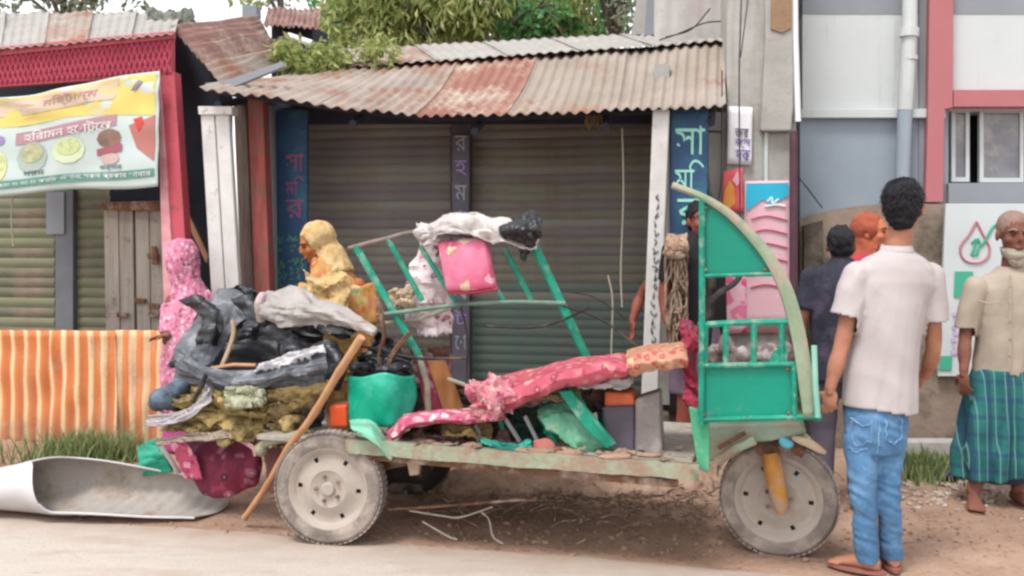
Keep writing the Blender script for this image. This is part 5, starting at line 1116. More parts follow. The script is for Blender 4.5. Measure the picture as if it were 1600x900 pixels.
# ------------------------------------------------------------------ white roof sheet rolled on the road
def prof(s, t):
    """cross-section: s along the sheet (0 left .. 1 right), t from the far upper edge round the back and under to the near edge"""
    yc = 4.74 - .06 * s; k = sstep(.26, .42, s)
    rz = .140 - .055 * sstep(.35, 1, s) - .055 * sstep(.35, 0, s); ry = .14 + .08 * k
    A = 84 + 40 * k + 30 * sstep(.55, 1, s) ; E = 446 * (1 - k) + (318 - 22 * sstep(.5, 1, s)) * k
    a = math.radians(A + (E - A) * t)
    x0, x1 = P(-60, 770, yc).x, P(344, 770, yc).x
    x = x0 + (x1 - x0) * s - .10 * sstep(.85, 1, s) * (abs(2 * t - 1) ** 2)
    z = rz * (1 + math.sin(a)) + .006 + .03 * sstep(.3, 0, s)
    if s > .35: z += .007 * math.sin(s * 105 + t * 9) * sstep(.35, .5, s) * math.sin(math.pi * t)
    return V((x, yc - math.cos(a) * ry + .012 * noise.noise(V((s * 4, t * 3, 1))), z + .010 * noise.noise(V((s * 5, t * 2, 6))) * math.sin(math.pi * t)))
G = [[prof(j / 80, i / 60) for i in range(61)] for j in range(81)]
sh = thing('rolled_sheet', 'white plastic roof sheet half rolled up, lying on the road at the left', 'sheet', V((-2.2, 4.7, 0)))
b = B().grid(G); ns = b.normals(); o_ = b.make('outer_skin', PLW, sh, smooth=180, recalc=False)
ctr = lambda j: V((0, 4.74 - .06 * j / 80, .14))
b2 = B().grid(G)
for i, p in enumerate(b2.v):
    c = ctr(i // 61); d = V((0, c.y - p.y, c.z - p.z))
    b2.v[i] = p + d.normalized() * .005
b2.make('grey_lining', PLG, sh, smooth=180, recalc=False)
e0 = [prof(j / 80, 1) for j in range(30, 81)]
B().tube(e0, .006, 6).make('near_edge', PLW, sh)
B().tube([prof(j / 80, 0) for j in range(20, 81)], .005, 6).make('far_edge', PLW, sh)
# litter of twigs and dry leaves under the rickshaw and a small mound of earth behind it
g = random.Random(12); b = B()
for k in range(900):
    u, v = g.gauss(900, 170), min(845, max(735, g.gauss(780, 22))); c = on_ground(u, v) + V((0, 0, g.uniform(0, .04)))
    a = g.uniform(0, 6.28); L = g.uniform(.015, .05); d = V((math.cos(a), math.sin(a), g.uniform(-.2, .6))) * L; s = V((-d.y, d.x, g.uniform(-.01, .01))) * .35
    b.add([c, c + d * .5 + s, c + d, c + d * .5 - s], [(0, 1, 2, 3)])
for k in range(260):
    u, v = g.gauss(920, 180), min(845, max(735, g.gauss(785, 22))); c = on_ground(u, v) + V((0, 0, .012)); a = g.uniform(0, 6.28); L = g.uniform(.04, .16)
    d = V((math.cos(a), math.sin(a), g.uniform(-.1, .5))) * L; b.tube([c, c + d * .5 + V((0, 0, .012)), c + d], .0035, 4)
b.make('leaf_litter', mat('dry_leaf_litter', '8a7460', '5e4a3c', 16, rough=.95, dirt_or_sheen='b4a08c', ds=22, bump=.2), kind='stuff', smooth=0, recalc=False, loc=(0, 0, 0))
b = B()
for k in range(90):
    c = on_ground(g.gauss(930, 120), g.uniform(735, 768)); r = g.uniform(.05, .2); b.ell(c, (r * 1.4, r, r * g.uniform(.4, .9)), None, 10)
b.remesh(.018, 2).fold(.02, 14, 2).fold(.008, 40, 3); b.make('earth_mound', EARTH, kind='structure', smooth=180)
# ================================================================== PEOPLE
def basis(f, up=Z):
    f = V(f).normalized(); r = f.cross(up).normalized(); u = r.cross(f).normalized()
    return r, f, u
def head_prims(b, c, fdir, hs, up=Z):
    r, f, u = basis(fdir, up); R = Matrix((r, f, u)).transposed(); e = lambda dr, df, du, rad, s=14: b.ell(c + (r * dr + f * df + u * du) * hs, [x * hs for x in rad], R, s)
    e(0, -.012, .03, (.074, .094, .088), 20); e(0, .022, -.03, (.06, .07, .078), 18); e(0, .05, -.088, (.032, .032, .026)); e(0, .072, .03, (.05, .018, .014))
    e(0, .092, -.018, (.013, .02, .014)); b.tube([c + (f * .086 + u * .022) * hs, c + (f * .104 - u * .02) * hs], [.007 * hs, .012 * hs], 8)
    e(0, .084, -.056, (.024, .012, .007)); e(0, .082, -.066, (.02, .012, .007))
    for s in (-1, 1):
        e(s * .077, -.005, -.008, (.010, .019, .031)); e(s * .038, .058, -.022, (.024, .026, .024))
    return r, f, u
def face_parts(root, c, fdir, hs, up=Z, brow=HAIR):
    r, f, u = basis(fdir, up); R = Matrix((r, f, u)).transposed()
    for s in (-1, 1):
        B().ell(c + (r * s * .031 + f * .0815 + u * .008) * hs, (.011 * hs, .007 * hs, .0048 * hs), R, 10).make('eye', MATS.get('dark_eye') or flat('dark_eye', '2a1c18', .3), root)
        B().tube(spline([c + (r * s * .014 + f * .088 + u * .028) * hs, c + (r * s * .032 + f * .088 + u * .034) * hs, c + (r * s * .052 + f * .074 + u * .028) * hs], 6), .0032 * hs, 6).make('eyebrow', brow, root)
    B().ell(c + (f * .0925 - u * .06) * hs, (.023 * hs, .006 * hs, .009 * hs), R, 10).make('lips', flat('lips_%d' % len(MATS), '6e3e38'), root)
def hand(b, wr, d, pn, curl=.5, sc=1.0, side=1):
    """palm and five bent fingers: d finger direction, pn palm normal the fingers curl towards, side = thumb side"""
    d = V(d).normalized(); pn = V(pn); pn = (pn - d * d.dot(pn)).normalized(); x = d.cross(pn) * side
    R = Matrix((x, d, pn)).transposed()
    b.ell(wr + d * .048 * sc, (.040 * sc, .052 * sc, .017 * sc), R, 12); b.tube([wr - d * .01, wr + d * .03 * sc], [.026 * sc, .03 * sc], 10, .7, pn)
    for k, (ox, L, cl) in enumerate(((.030, .070, .8), (.010, .080, 1.0), (-.010, .074, 1.1), (-.029, .058, 1.25))):
        p = wr + (d * (.088 - .006 * (k == 3) - .002 * k) + x * ox) * sc; a = 0; q = [p]
        for seg, l in enumerate((.45, .32, .23)):
            a += curl * cl * (.5 if seg == 0 else .8); p = p + (d * math.cos(a) + pn * math.sin(a) + x * (.06 * (1.5 - k))) * (L * l * sc); q.append(p)
        b.tube(q, [.0092 * sc, .0088 * sc, .008 * sc, .006 * sc], 8); b.ell(q[-1], (.0065 * sc,) * 3, None, 8)
    t0 = wr + (d * .028 + x * .034) * sc; t1 = t0 + (d * .030 + x * .026 + pn * .012) * sc; t2 = t1 + (d * .028 + x * .006 + pn * .014) * sc
    b.tube([t0, t1, t2], [.014 * sc, .0105 * sc, .008 * sc], 8); b.ell(t2, (.008 * sc,) * 3, None, 8)
def foot(b, an, d, sc=1.0):
    d = V(d).normalized(); s = d.cross(Z).normalized(); g = an.copy(); g.z = an.z - .075 * sc
    b.loft([(g - d * .05 * sc + Z * .03 * sc, s * .02 * sc, Z * .025 * sc), (g - d * .03 * sc + Z * .035 * sc, s * .034 * sc, Z * .034 * sc), (g + d * .05 * sc + Z * .035 * sc, s * .036 * sc, Z * .034 * sc), (g + d * .12 * sc + Z * .022 * sc, s * .045 * sc, Z * .02 * sc), (g + d * .155 * sc + Z * .016 * sc, s * .042 * sc, Z * .014 * sc)], 12)
    for k in range(5):
        o = (k - 2) * .018; p = g + (d * (.155 - .006 * abs(k - 1)) + s * o) * sc + Z * .013 * sc
        b.tube([p - d * .02 * sc, p + d * .022 * sc], [.011 * sc, .008 * sc], 8); b.ell(p + d * .022 * sc, (.009 * sc,) * 3, None, 8)
def limb(b, a, m, e, r0, r1, r2, n=12):
    q = spline([a, m, e], 10); rr = [r0 + (r1 - r0) * i / 5 if i <= 5 else r1 + (r2 - r1) * (i - 5) / 5 for i in range(11)]
    for i in (7, 8): rr[i] += .006
    b.tube(q, rr, n); b.ell(a, (r0,) * 3, None, 12); b.ell(e, (r2,) * 3, None, 12)
def torso(b, hip, neck, across, fwd, w, dp, n=16):
    a = V(across).normalized(); f = V(fwd).normalized(); v = neck - hip
    rings = []
    for t, kw, kd in ((-.12, .80, .85), (0, .98, 1), (.25, .86, .9), (.5, .92, .98), (.72, 1.04, 1.08), (.86, 1.0, .95), (.95, .7, .7), (1.0, .36, .5)):
        rings.append((hip + v * t, a * w * kw, f * dp * kd))
    return b.loft(rings, n)
def body(root, J, fdir, hd, hs, skin, voxel, w=.15, dp=.09, feet=(None, None), hands=(None, None), hup=Z, k=1.0, name='body'):
    b = B(); head_prims(b, J['head'], hd, hs, hup)
    r, f, u = basis(fdir)
    b.tube([J['neck'] - Z * .03, J['head'] - Z * .04 * hs], [.06 * k, .052 * k], 12)
    torso(b, J['hip'], J['neck'], r, f, w, dp)
    for s in ('L', 'R'):
        if 'el' + s in J:
            limb(b, J['sh' + s], J['el' + s], J['wr' + s], .048 * k, .037 * k, .026 * k)
        if 'kn' + s in J:
            limb(b, J['hp' + s], J['kn' + s], J['an' + s], .078 * k, .054 * k, .036 * k)
    for q, s in zip(hands, 'LR'):
        if q: hand(b, J['wr' + s], q[0], q[1], q[2], k * q[3], q[4])
    for q, s in zip(feet, 'LR'):
        if q is not None: foot(b, J['an' + s], q, k)
    b.remesh(voxel, 3); return b.make(name, skin, root, smooth=180)

# ---- young man seen from behind, right foreground
d0 = 3.85
def J_(**q): return {a: P(v[0], v[1], d0 + v[2]) for a, v in q.items()}
ym = thing('person', 'young man seen from behind in white short-sleeved shirt and blue jeans beside the front wheel', 'person', V((P(1370, 890, 3.85).x, 3.85, 0)), 'bystanders')
J = J_(head=(1411, 325, 0), neck=(1400, 398, 0), hip=(1372, 640, 0), shL=(1342, 428, 0), elL=(1316, 535, -.03), wrL=(1297, 606, -.05), shR=(1448, 428, 0), elR=(1459, 535, .02), wrR=(1446, 585, .12),
       hpL=(1348, 660, 0), knL=(1351, 770, -.02), anL=(1358, 877, 0), hpR=(1390, 660, .02), knR=(1387, 770, .0), anR=(1394, 875, .05))
J['anL'].z = .085; J['anR'].z = .085
fy = V((.12, 1, 0)); hy = V((.5, .86, -.05))
body(ym, J, fy, hy, 1.0, mat('warm_brown_skin', 'a8735c', '90604c', 12, rough=.7, dirt_or_sheen='b08068', ds=9, dthr=(.55, .75), bump=.15, bs=60), .0055, .135, .085, feet=(V((-.75, .55, 0)), V((.15, 1, 0))), hands=((V((-.05, .0, -1)), V((.35, .9, 0)), .9, .95, -1), (V((-.35, .5, -.8)), V((-.7, .2, 0)), .7, .95, 1)), k=.92)
b = B(); r, f, u = basis(hy); R = Matrix((r, f, u)).transposed(); c = J['head']
b.ell(c + f * -.018 + u * .04, (.083, .096, .092), R, 20).ell(c - f * .045 - u * .012, (.074, .062, .072), R, 18).ell(c + f * .04 + u * .085, (.066, .06, .042), R, 14).ell(c - f * .055 - u * .055, (.056, .04, .045), R, 14)
for s in (-1, 1): b.ell(c + r * s * .068 + u * .02 + f * .012, (.016, .025, .04), R, 12)
b.remesh(.007, 3).cut((c + f * .075 - u * .1, (f - u * .1)))
b.fold(.010, 34, 2).fold(.005, 90, 5); b.make('hair', HAIR, ym, smooth=180)
g = random.Random(2); tuft = B()
for i in range(1500):
    th, ph = g.uniform(0, 6.28), g.uniform(-.6, 1.35); n = r * math.cos(th) * math.cos(ph) + f * math.sin(th) * math.cos(ph) + u * math.sin(ph)
    if n.dot(f) > .75 and n.dot(u) < .4: continue
    p = c + u * .035 - f * .018 + r * (n.dot(r) * .084) + f * (n.dot(f) * .098) + u * (n.dot(u) * .095)
    if ph < 0: p = p - f * .012 + n * -.004
    d = (n * .5 + u * -.5 + r * g.uniform(-.6, .6) + f * g.uniform(-.2, .6)).normalized() * g.uniform(.012, .03); s = d.cross(n).normalized() * .0022
    tuft.add([p - s, p + s, p + d], [(0, 1, 2)])
tuft.make('hair_tufts', HAIR, ym, kind='stuff', smooth=0, recalc=False)
# shirt
b = B(); r, f, u = basis(fy); top = P(1398, 392, d0); hem = P(1374, 648, d0)
def ring(u_, v_, hw, dp, dd=0):
    return (P(u_, v_, d0 + dd), (r * hw), f * dp)
b.loft([ring(1374, 665, .152, .118), ring(1374, 628, .15, .115), ring(1377, 580, .146, .112), ring(1383, 530, .142, .112), ring(1390, 480, .15, .114), ring(1394, 440, .170, .112), ring(1396, 420, .165, .1), ring(1398, 404, .125, .085), ring(1400, 392, .066, .062), ring(1401, 380, .056, .056)], 24)
for s, ua, va, ub, vb_, ra, rb_ in ((-1, 1340, 432, 1317, 515, .066, .062), (1, 1451, 432, 1459, 525, .063, .058)):
    p0, p1 = P(ua, va, d0), P(ub, vb_, d0 + (-.02 if s < 0 else .015)); b.tube([p0, (p0 + p1) / 2, p1], [ra, ra * 1.02, rb_ * 1.05], 16); b.ell(p0, (ra,) * 3)
b.remesh(.008, 4)
for i, p in enumerate(b.v):                                 # hanging folds: long, gathered towards the hem and pulled from the shoulders
    px = (p.x - hem.x); h = sstep(1.35, .75, p.z)
    rd = lambda q_: 1 - 2.4 * abs(noise.noise(q_))
    arm = math.exp(-((abs(px + .02 - .06) - .15) / .07) ** 2) * sstep(.9, 1.2, p.z)
    k = .010 * h * rd(V((px * 8 + p.z * 1.1, p.y * 3, p.z * 1.0))) + .006 * h * rd(V((px * 17 - p.z * 2, 3, p.z * 1.8))) + .008 * arm * rd(V((px * 9, p.y * 4, p.z * 10 + abs(px) * 12))) + .005 * rd(V((px * 4, 1, p.z * 6 + px * 3))) - .004
    dirn = V((px * .3, p.y - d0, 0)); dirn = dirn.normalized() if dirn.length > 1e-5 else f
    b.v[i] = p + dirn * k
sL = (P(1317, 515, d0) - P(1340, 432, d0)).normalized(); sR = (P(1459, 525, d0) - P(1451, 432, d0)).normalized()
fl_ = []
for q in b.f:
    cc = sum((b.v[i] for i in q), V()) / len(q)
    if cc.z < P(1374, 637, d0).z + .012 * math.sin(cc.x * 14): continue
    if cc.x < P(1329, 0, d0).x and (cc - P(1320, 493, d0)).dot(sL) > 0 and P(0, 545, d0).z < cc.z < P(0, 480, d0).z: continue
    if cc.x > P(1444, 0, d0).x and (cc - P(1457, 502, d0)).dot(sR) > 0 and P(0, 560, d0).z < cc.z < P(0, 490, d0).z: continue
    if cc.z > P(0, 386, d0).z: continue
    fl_.append(q)
b.f = fl_; b.make('shirt', SHIRT, ym, smooth=180, solid=.003)
b = B(); cc = P(1401, 384, d0)
G = [[cc + r * math.cos(a) * (.060 + k * .006) + f * math.sin(a) * (.058 + k * .007) + Z * (.004 - k * .020) + Z * .006 * math.sin(a) for a in [i * 2 * math.pi / 40 for i in range(41)]] for k in range(3)]
b.grid(G).make('collar', SHIRT, ym, smooth=60, solid=.004)
# jeans
b = B()
def jl(pts, rad): b.tube(spline(pts, 16), [rad[0] + (rad[1] - rad[0]) * i / 8 if i < 8 else rad[1] + (rad[2] - rad[1]) * (i - 8) / 8 for i in range(17)], 18)
b.loft([(P(1372, 615, d0), r * .125, f * .1), (P(1369, 645, d0), r * .130, f * .108), (P(1368, 680, d0), r * .130, f * .112), (P(1368, 705, d0), r * .11, f * .1)], 20)
jl([P(1346, 680, d0), P(1349, 770, d0 - .02), P(1356, 878, d0)], (.08, .054, .047)); jl([P(1389, 680, d0 + .02), P(1386, 770, d0), P(1394, 876, d0 + .05)], (.076, .052, .046))
b.remesh(.007, 3)
zk = P(0, 770, d0).z
for i, p in enumerate(b.v):
    k = 0
    lx = p.x - P(1371, 0, d0).x; rd = lambda q_: 1 - 2.4 * abs(noise.noise(q_))
    kn_ = math.exp(-((p.z - zk) / .14) ** 2) + .8 * math.exp(-((p.z - .14) / .09) ** 2) + .5 * math.exp(-((p.z - zk - .3) / .08) ** 2)
    k = .009 * kn_ * rd(V((p.x * 5, p.y * 4, p.z * 24 + lx * 9))) + .004 * rd(V((p.x * 9, p.y * 9, p.z * 6))) - .003
    q = V((p.x - P(1371, 0, d0).x, p.y - d0, 0)); b.v[i] = p + q.normalized() * k
b.cut((V((0, 0, .055)), V((0, 0, -1)))); jv = [p.copy() for p in b.v if p.y < d0 + .02 and p.z > .35]; b.make('jeans', DENIM, ym, smooth=180)
def onsurf(u, v):
    best = None
    for p in jv:
        if abs((p.x / p.y) * FOC + 800 - u) < 3.2 and abs(HZ + (CAMH - p.z) * FOC / p.y - v) < 3.2 and (best is None or p.y < best.y): best = p
    return best - f * .002 if best else None
for ln, nm in (([(1326, 652), (1345, 668), (1360, 660)], 'pocket_seam'), ([(1328, 655), (1329, 690), (1344, 699), (1359, 688), (1360, 660)], 'pocket_seam'), ([(1384, 654), (1384, 688), (1397, 696), (1410, 686), (1411, 655)], 'pocket_seam'), ([(1322, 702), (1338, 706), (1352, 704)], 'pocket_seam'), ([(1372, 650), (1371, 690), (1369, 716)], 'centre_seam')):
    q = []
    for k in range(len(ln) - 1):
        for t in range(7):
            w_ = onsurf(ln[k][0] + (ln[k + 1][0] - ln[k][0]) * t / 6, ln[k][1] + (ln[k + 1][1] - ln[k][1]) * t / 6)
            if w_ is not None: q.append(w_)
    if len(q) > 3: B().tube(q, .0035, 5).make(nm, MATS.get('denim_seam') or mat('denim_seam', '3a648e', '88aac4', 30, rough=.9, bump=.1), ym, smooth=60)
for an, d in ((J['anL'], V((-.75, .55, 0))), (J['anR'], V((.15, 1, 0)))):
    d.normalize(); s = d.cross(Z); o = V((an.x, an.y, .006)); pts = []
    for i in range(18):
        a = 2 * math.pi * i / 18; pts.append(o + d * (.055 + .125 * math.cos(a)) + s * (.042 + .008 * math.cos(a)) * math.sin(a))
    B().prism(pts, (0, 0, .016)).make('sandal', flat('sandal_%d' % int(an.x * 1000), '8a5a50'), ym, smooth=30)

# ---- old man facing the camera at the right edge
d0 = 4.9
om = thing('person', 'elderly bearded man in beige shirt and teal checked lungi at the right edge', 'person', V((P(1575, 785, 4.9).x, 4.9, gz(P(1575, 785, 4.9).x, 4.9))), 'bystanders')
J = J_(head=(1584, 366, -.03), neck=(1580, 425, 0), hip=(1572, 600, 0), shL=(1524, 445, 0), elL=(1509, 520, .0), wrL=(1506, 580, -.05), shR=(1640, 445, 0), elR=(1656, 520, 0), wrR=(1652, 580, -.05),
       hpL=(1548, 620, 0), knL=(1538, 705, 0), anL=(1520, 768, -.05), hpR=(1604, 620, 0), knR=(1604, 705, 0), anR=(1590, 770, .0))
for k_ in ('anL', 'anR'): J[k_].z = gz(J[k_].x, J[k_].y) + .082
fo = V((-.1, -1, 0)); ho = V((-.18, -1, -.12))
body(om, J, fo, ho, 1.05, SKIND, .006, .15, .1, feet=(V((-.35, -1, 0)), V((.1, -1, 0))), hands=((V((-.05, -.1, -1)), V((.6, .3, 0)), .6, .95, -1), (V((0, -.1, -1)), V((-.6, .3, 0)), .5, .95, 1)), k=.95)
face_parts(om, J['head'], ho, 1.05, brow=BEARD)
r, f, u = basis(ho); R = Matrix((r, f, u)).transposed(); c = J['head']
b = B().ell(c - f * .018 + u * .04, (.082, .1, .09), R, 20).remesh(.008, 2).cut((c + f * .052, f - u * .55), (c - u * .01, -u)); b.fold(.002, 60); b.make('cropped_hair', BUZZ, om, smooth=180)
b = B().ell(c + f * .055 - u * .102, (.064, .05, .044), R, 16).ell(c + f * .07 - u * .135, (.045, .03, .04), R, 14)
for s in (-1, 1): b.ell(c + r * s * .05 + f * .03 - u * .075, (.024, .035, .05), R, 12)
b.remesh(.006, 2).fold(.004, 30, 3).fold(.002, 90, 5); b.cut((c - u * .068, u)); b.make('beard', BEARD, om, smooth=180)
r, f, u = basis(fo); b = B()
b.loft([ring(1578, 604, .195, .135), ring(1578, 575, .19, .132), ring(1578, 530, .18, .125), ring(1579, 485, .178, .122), ring(1581, 450, .178, .112), ring(1582, 432, .15, .095), ring(1582, 420, .085, .075), ring(1582, 412, .065, .065)], 24)
for s, ua, va, ub, vb_ in ((-1, 1524, 450, 1507, 522), (1, 1641, 450, 1658, 522)):
    p0, p1 = P(ua, va, d0), P(ub, vb_, d0); b.tube([p0, (p0 + p1) / 2, p1], [.066, .064, .06], 16); b.ell(p0, (.066,) * 3)
b.remesh(.009, 3)
for i, p in enumerate(b.v):
    px = p.x - P(1578, 0, d0).x; k = noise.noise(V((px * 8 + p.z * 2, p.y * 5, p.z * 3))) * .014 + noise.noise(V((px * 20 - p.z * 8, p.y * 9, p.z * 9))) * .006
    k -= .012 * math.exp(-((px - .02) / .02) ** 2) * sstep(.95, .7, p.z)
    b.v[i] = p + V((px * .3, p.y - d0, 0)).normalized() * k
zh, sx = P(0, 582, d0).z, P(1515, 0, d0).x; ze = P(0, 512, d0).z
b.f = [q for q in b.f if (lambda cc: cc.z > zh + .008 * math.sin(cc.x * 20) and not (cc.x < P(1516, 0, d0).x and cc.z < ze) and not (cc.x > P(1650, 0, d0).x and cc.z < ze) and cc.z < P(0, 416, d0).z)(sum((b.v[i] for i in q), V()) / len(q))]
b.make('shirt', BEIGE, om, smooth=180, solid=.003)
B().tube(spline([P(1578, 430, d0 - .12), P(1579, 500, d0 - .145), P(1578, 578, d0 - .15)], 14), .007, 6, .5).make('placket', mat('beige_placket', 'a39484', '948474', 8, bump=.2), om)
B().tube(spline([P(1530, 470, d0 - .11), P(1546, 474, d0 - .13), P(1562, 472, d0 - .14)], 8), .004, 6).make('pocket_edge', MATS['beige_placket'], om)
for v in (448, 475, 502, 530, 556): B().ell(P(1578, v, d0 - .153), (.006, .004, .006), None, 8).make('button', flat('button_%d' % v, '8a7c6c'), om)
b = B(); rings = []
for v, hw, dp in ((575, .17, .13), (600, .195, .14), (650, .215, .15), (700, .235, .155), (745, .24, .155)):
    rings.append(ring(1572 - (v - 575) * .06, v, hw, dp))
b.loft(rings, 28).remesh(.009, 2)
cx = P(1570, 0, d0).x
for i, p in enumerate(b.v):
    a = math.atan2(p.y - d0, p.x - cx); h = sstep(.75, .25, p.z); k = .016 * (.3 + h) * math.sin(a * 11 + 3 * noise.noise(V((p.x * 4, p.y * 4, p.z * 2)))) + .01 * noise.noise(p * 9)
    b.v[i] = p + V((p.x - cx, p.y - d0, 0)).normalized() * k
b.f = [q for q in b.f if (lambda cc: cc.z > P(0, 738, d0).z + .03 * math.sin(cc.x * 9 + 1) + .05 * sstep(cx - .02, cx + .1, cc.x) * (cc.x < cx + .16))(sum((b.v[i] for i in q), V()) / len(q))]
b.make('lungi', LUNGI, om, smooth=180, solid=.004)
B().loft([ring(1565, 700, .16, .1), ring(1560, 752, .14, .085)], 18).remesh(.012, 2).fold(.008, 14).make('under_cloth', mat('dark_violet_cloth', '3a3550', '28243a', 6, bump=.3), om)
for k_ in ('anL', 'anR'):
    an = J[k_]; d = V((-.35, -1, 0)).normalized() if k_ == 'anL' else V((.1, -1, 0)).normalized(); s = d.cross(Z); o = V((an.x, an.y, an.z - .092)); pts = [o + d * (.055 + .125 * math.cos(2 * math.pi * i / 18)) + s * (.044) * math.sin(2 * math.pi * i / 18) for i in range(18)]
    B().prism(pts, (0, 0, .018)).make('sandal', flat('old_sandal_' + k_, '7c5a4c'), om, smooth=30)
q = on_ground(1480, 752)
B().ell(q + V((0, 0, .03)), (.06, .05, .035)).ell(q + V((.06, .02, .03)), (.05, .05, .03)).remesh(.009, 2).fold(.02, 18).make('cloth_bundle', mat('dark_purple_cloth', '3c2c5a', '2a2040', 8, bump=.3), label='small dark purple bundle on the ground by the old man\'s foot', cat='bundle')

# ---- woman in pink print scarf behind the fence
def shawl_person(name, label, d, hu, hv, fdir, hd, mats, prims, headc, hs, skin, arms=None, voxel=.009, fold=(.018, 10), face=False):
    pass
d0 = 6.15
pw = thing('person', 'woman wrapped in a pink printed scarf, turned away with a hand on the striped fence', 'person', V((P(300, 700, 6.15).x, 6.15, gz(P(300, 700, 6.15).x, 6.15))), 'bystanders')
J = J_(head=(286, 408, 0), neck=(292, 460, 0), hip=(300, 590, 0), shL=(268, 470, -.02), elL=(262, 530, -.05), wrL=(258, 524, -.22), shR=(330, 475, 0), elR=(340, 540, 0), wrR=(330, 590, -.05),
       hpL=(288, 610, 0), knL=(288, 660, 0), anL=(288, 700, 0), hpR=(312, 610, 0), knR=(312, 660, 0), anR=(312, 700, 0))
J['wrL'] = P(262, 524, d0 - .16)
for k_ in ('anL', 'anR'): J[k_].z = gz(J[k_].x, J[k_].y) + .08
fp = V((-.8, .3, 0)); body(pw, J, V((-.5, .8, 0)), V((-.85, .45, -.2)), .98, SKIND, .008, .13, .09, feet=(V((-.5, .8, 0)), V((-.5, .8, 0))), hands=((V((-1, -.1, -.1)), V((0, 0, -1)), .5, .9, 1), (V((0, 0, -1)), V((0, 1, 0)), .5, .9, 1)), k=.9)
r, f, u = basis(V((-.5, .8, 0))); X = V((1, 0, 0)); Y = V((0, 1, 0)); b = B()
L_ = lambda u_, v_, a, c_: (P(u_, v_, d0), X * a, Y * c_)
b.loft([L_(298, 640, .2, .17), L_(298, 560, .19, .17), L_(301, 510, .185, .165), L_(302, 480, .168, .14), L_(302, 466, .15, .125), L_(296, 448, .105, .105), L_(290, 432, .098, .105), L_(286, 408, .108, .12), L_(284, 390, .098, .108), L_(284, 376, .06, .07)], 24)
b.tube([P(270, 478, d0 - .03), P(262, 522, d0 - .1)], [.07, .06], 14)
b.remesh(.010, 3).fold(.014, (7, 7, 3), 4).fold(.011, (17, 17, 6), 9, True); b.make('scarf', PINKS, pw, smooth=180)
b = B().loft([L_(300, 560, .17, .15), L_(300, 640, .19, .16), L_(300, 700, .2, .17)], 18).remesh(.012, 2).fold(.012, (10, 10, 3), 3); b.make('dress', mat('magenta_dress', 'b8488c', '9a3874', 6, bump=.3), pw, smooth=180)

# ---- woman in orange shawl behind the hood, face in profile to the left
d0 = 5.45
ow = thing('person', 'woman in orange and yellow shawl over her head, looking down behind the torn hood', 'person', V((P(525, 700, 5.45).x, 5.45, gz(P(525, 700, 5.45).x, 5.45))), 'bystanders')
J = J_(head=(493, 381, 0), neck=(515, 428, .02), hip=(530, 600, 0), shL=(490, 448, .04), elL=(470, 520, 0), wrL=(440, 500, -.1), shR=(560, 445, -.02), elR=(575, 530, 0), wrR=(540, 560, -.12),
       hpL=(515, 610, 0), knL=(512, 690, 0), anL=(512, 750, 0), hpR=(545, 610, 0), knR=(545, 690, 0), anR=(545, 750, 0))
for k_ in ('anL', 'anR'): J[k_].z = gz(J[k_].x, J[k_].y) + .08
ho = V((-.88, -.42, -.38)); uo = (Z - V((-.35, -.1, 0)) * .3).normalized()
body(ow, J, V((-.7, -.6, 0)), ho, 1.0, mat('orange_brown_skin', 'a8663e', '94552f', 8, rough=.6, bump=.08), .007, .135, .09, feet=(V((-.7, -.6, 0)), V((-.7, -.6, 0))), hands=((V((-1, -.2, -.1)), V((0, 0, -1)), .5, .9, 1), (V((-1, -.2, 0)), V((0, 0, -1)), .5, .9, 1)), k=.9)
face_parts(ow, J['head'], ho, 1.0)
r, f, u = basis(ho); R = Matrix((r, f, u)).transposed(); c = J['head']
b = B().ell(c - f * .03 + u * .03, (.094, .105, .102), R, 22).ell(c - f * .045 - u * .06, (.088, .085, .1), R, 18)
b.tube([c - f * .05 - u * .06, P(520, 430, 5.46)], [.095, .13], 16); b.remesh(.009, 3)
b.fold(.006, (16, 16, 8), 3, True); b.cut((c + f * .045 + u * .0, (f - u * .25).normalized())); b.make('head_scarf', YELS, ow, smooth=180, solid=.006)
X = V((1, 0, 0)); Y = V((0, 1, 0)); b = B()
b.loft([L_(530, 640, .24, .2), L_(530, 560, .225, .19), L_(528, 500, .215, .18), L_(527, 462, .19, .16), L_(521, 436, .135, .13), L_(514, 416, .1, .105), L_(508, 402, .07, .085)], 26)
b.tube([P(490, 452, 5.45), P(470, 500, 5.38), P(452, 500, 5.34)], [.09, .075, .05], 14); b.tube([P(562, 448, 5.42), P(578, 505, 5.42)], [.08, .085], 14)
b.remesh(.010, 3).fold(.012, (6, 6, 2.5), 2).fold(.011, (15, 15, 3.5), 7, True).fold(.004, 24, 3); b.make('shawl', ORNF, ow, smooth=180)
b = B(); cpts = [[P(478, 425, 5.27), P(500, 432, 5.24), P(525, 415, 5.26)], [P(480, 455, 5.22), P(510, 455, 5.2), P(548, 440, 5.22)], [P(486, 500, 5.22), P(512, 500, 5.2), P(540, 500, 5.21)], [P(492, 560, 5.24), P(515, 560, 5.23), P(535, 560, 5.24)]]
cloth('shawl_end', cpts, YELS, ow, wr=.02, ws=11, thick=.006)
b = B().loft([L_(530, 600, .2, .17), L_(530, 700, .21, .18), L_(530, 762, .21, .18)], 18).remesh(.012, 2).fold(.014, (9, 9, 2), 3); b.make('sari_skirt', mat('ochre_skirt', 'a8824c', '8c683a', 6, bump=.3), ow, smooth=180)

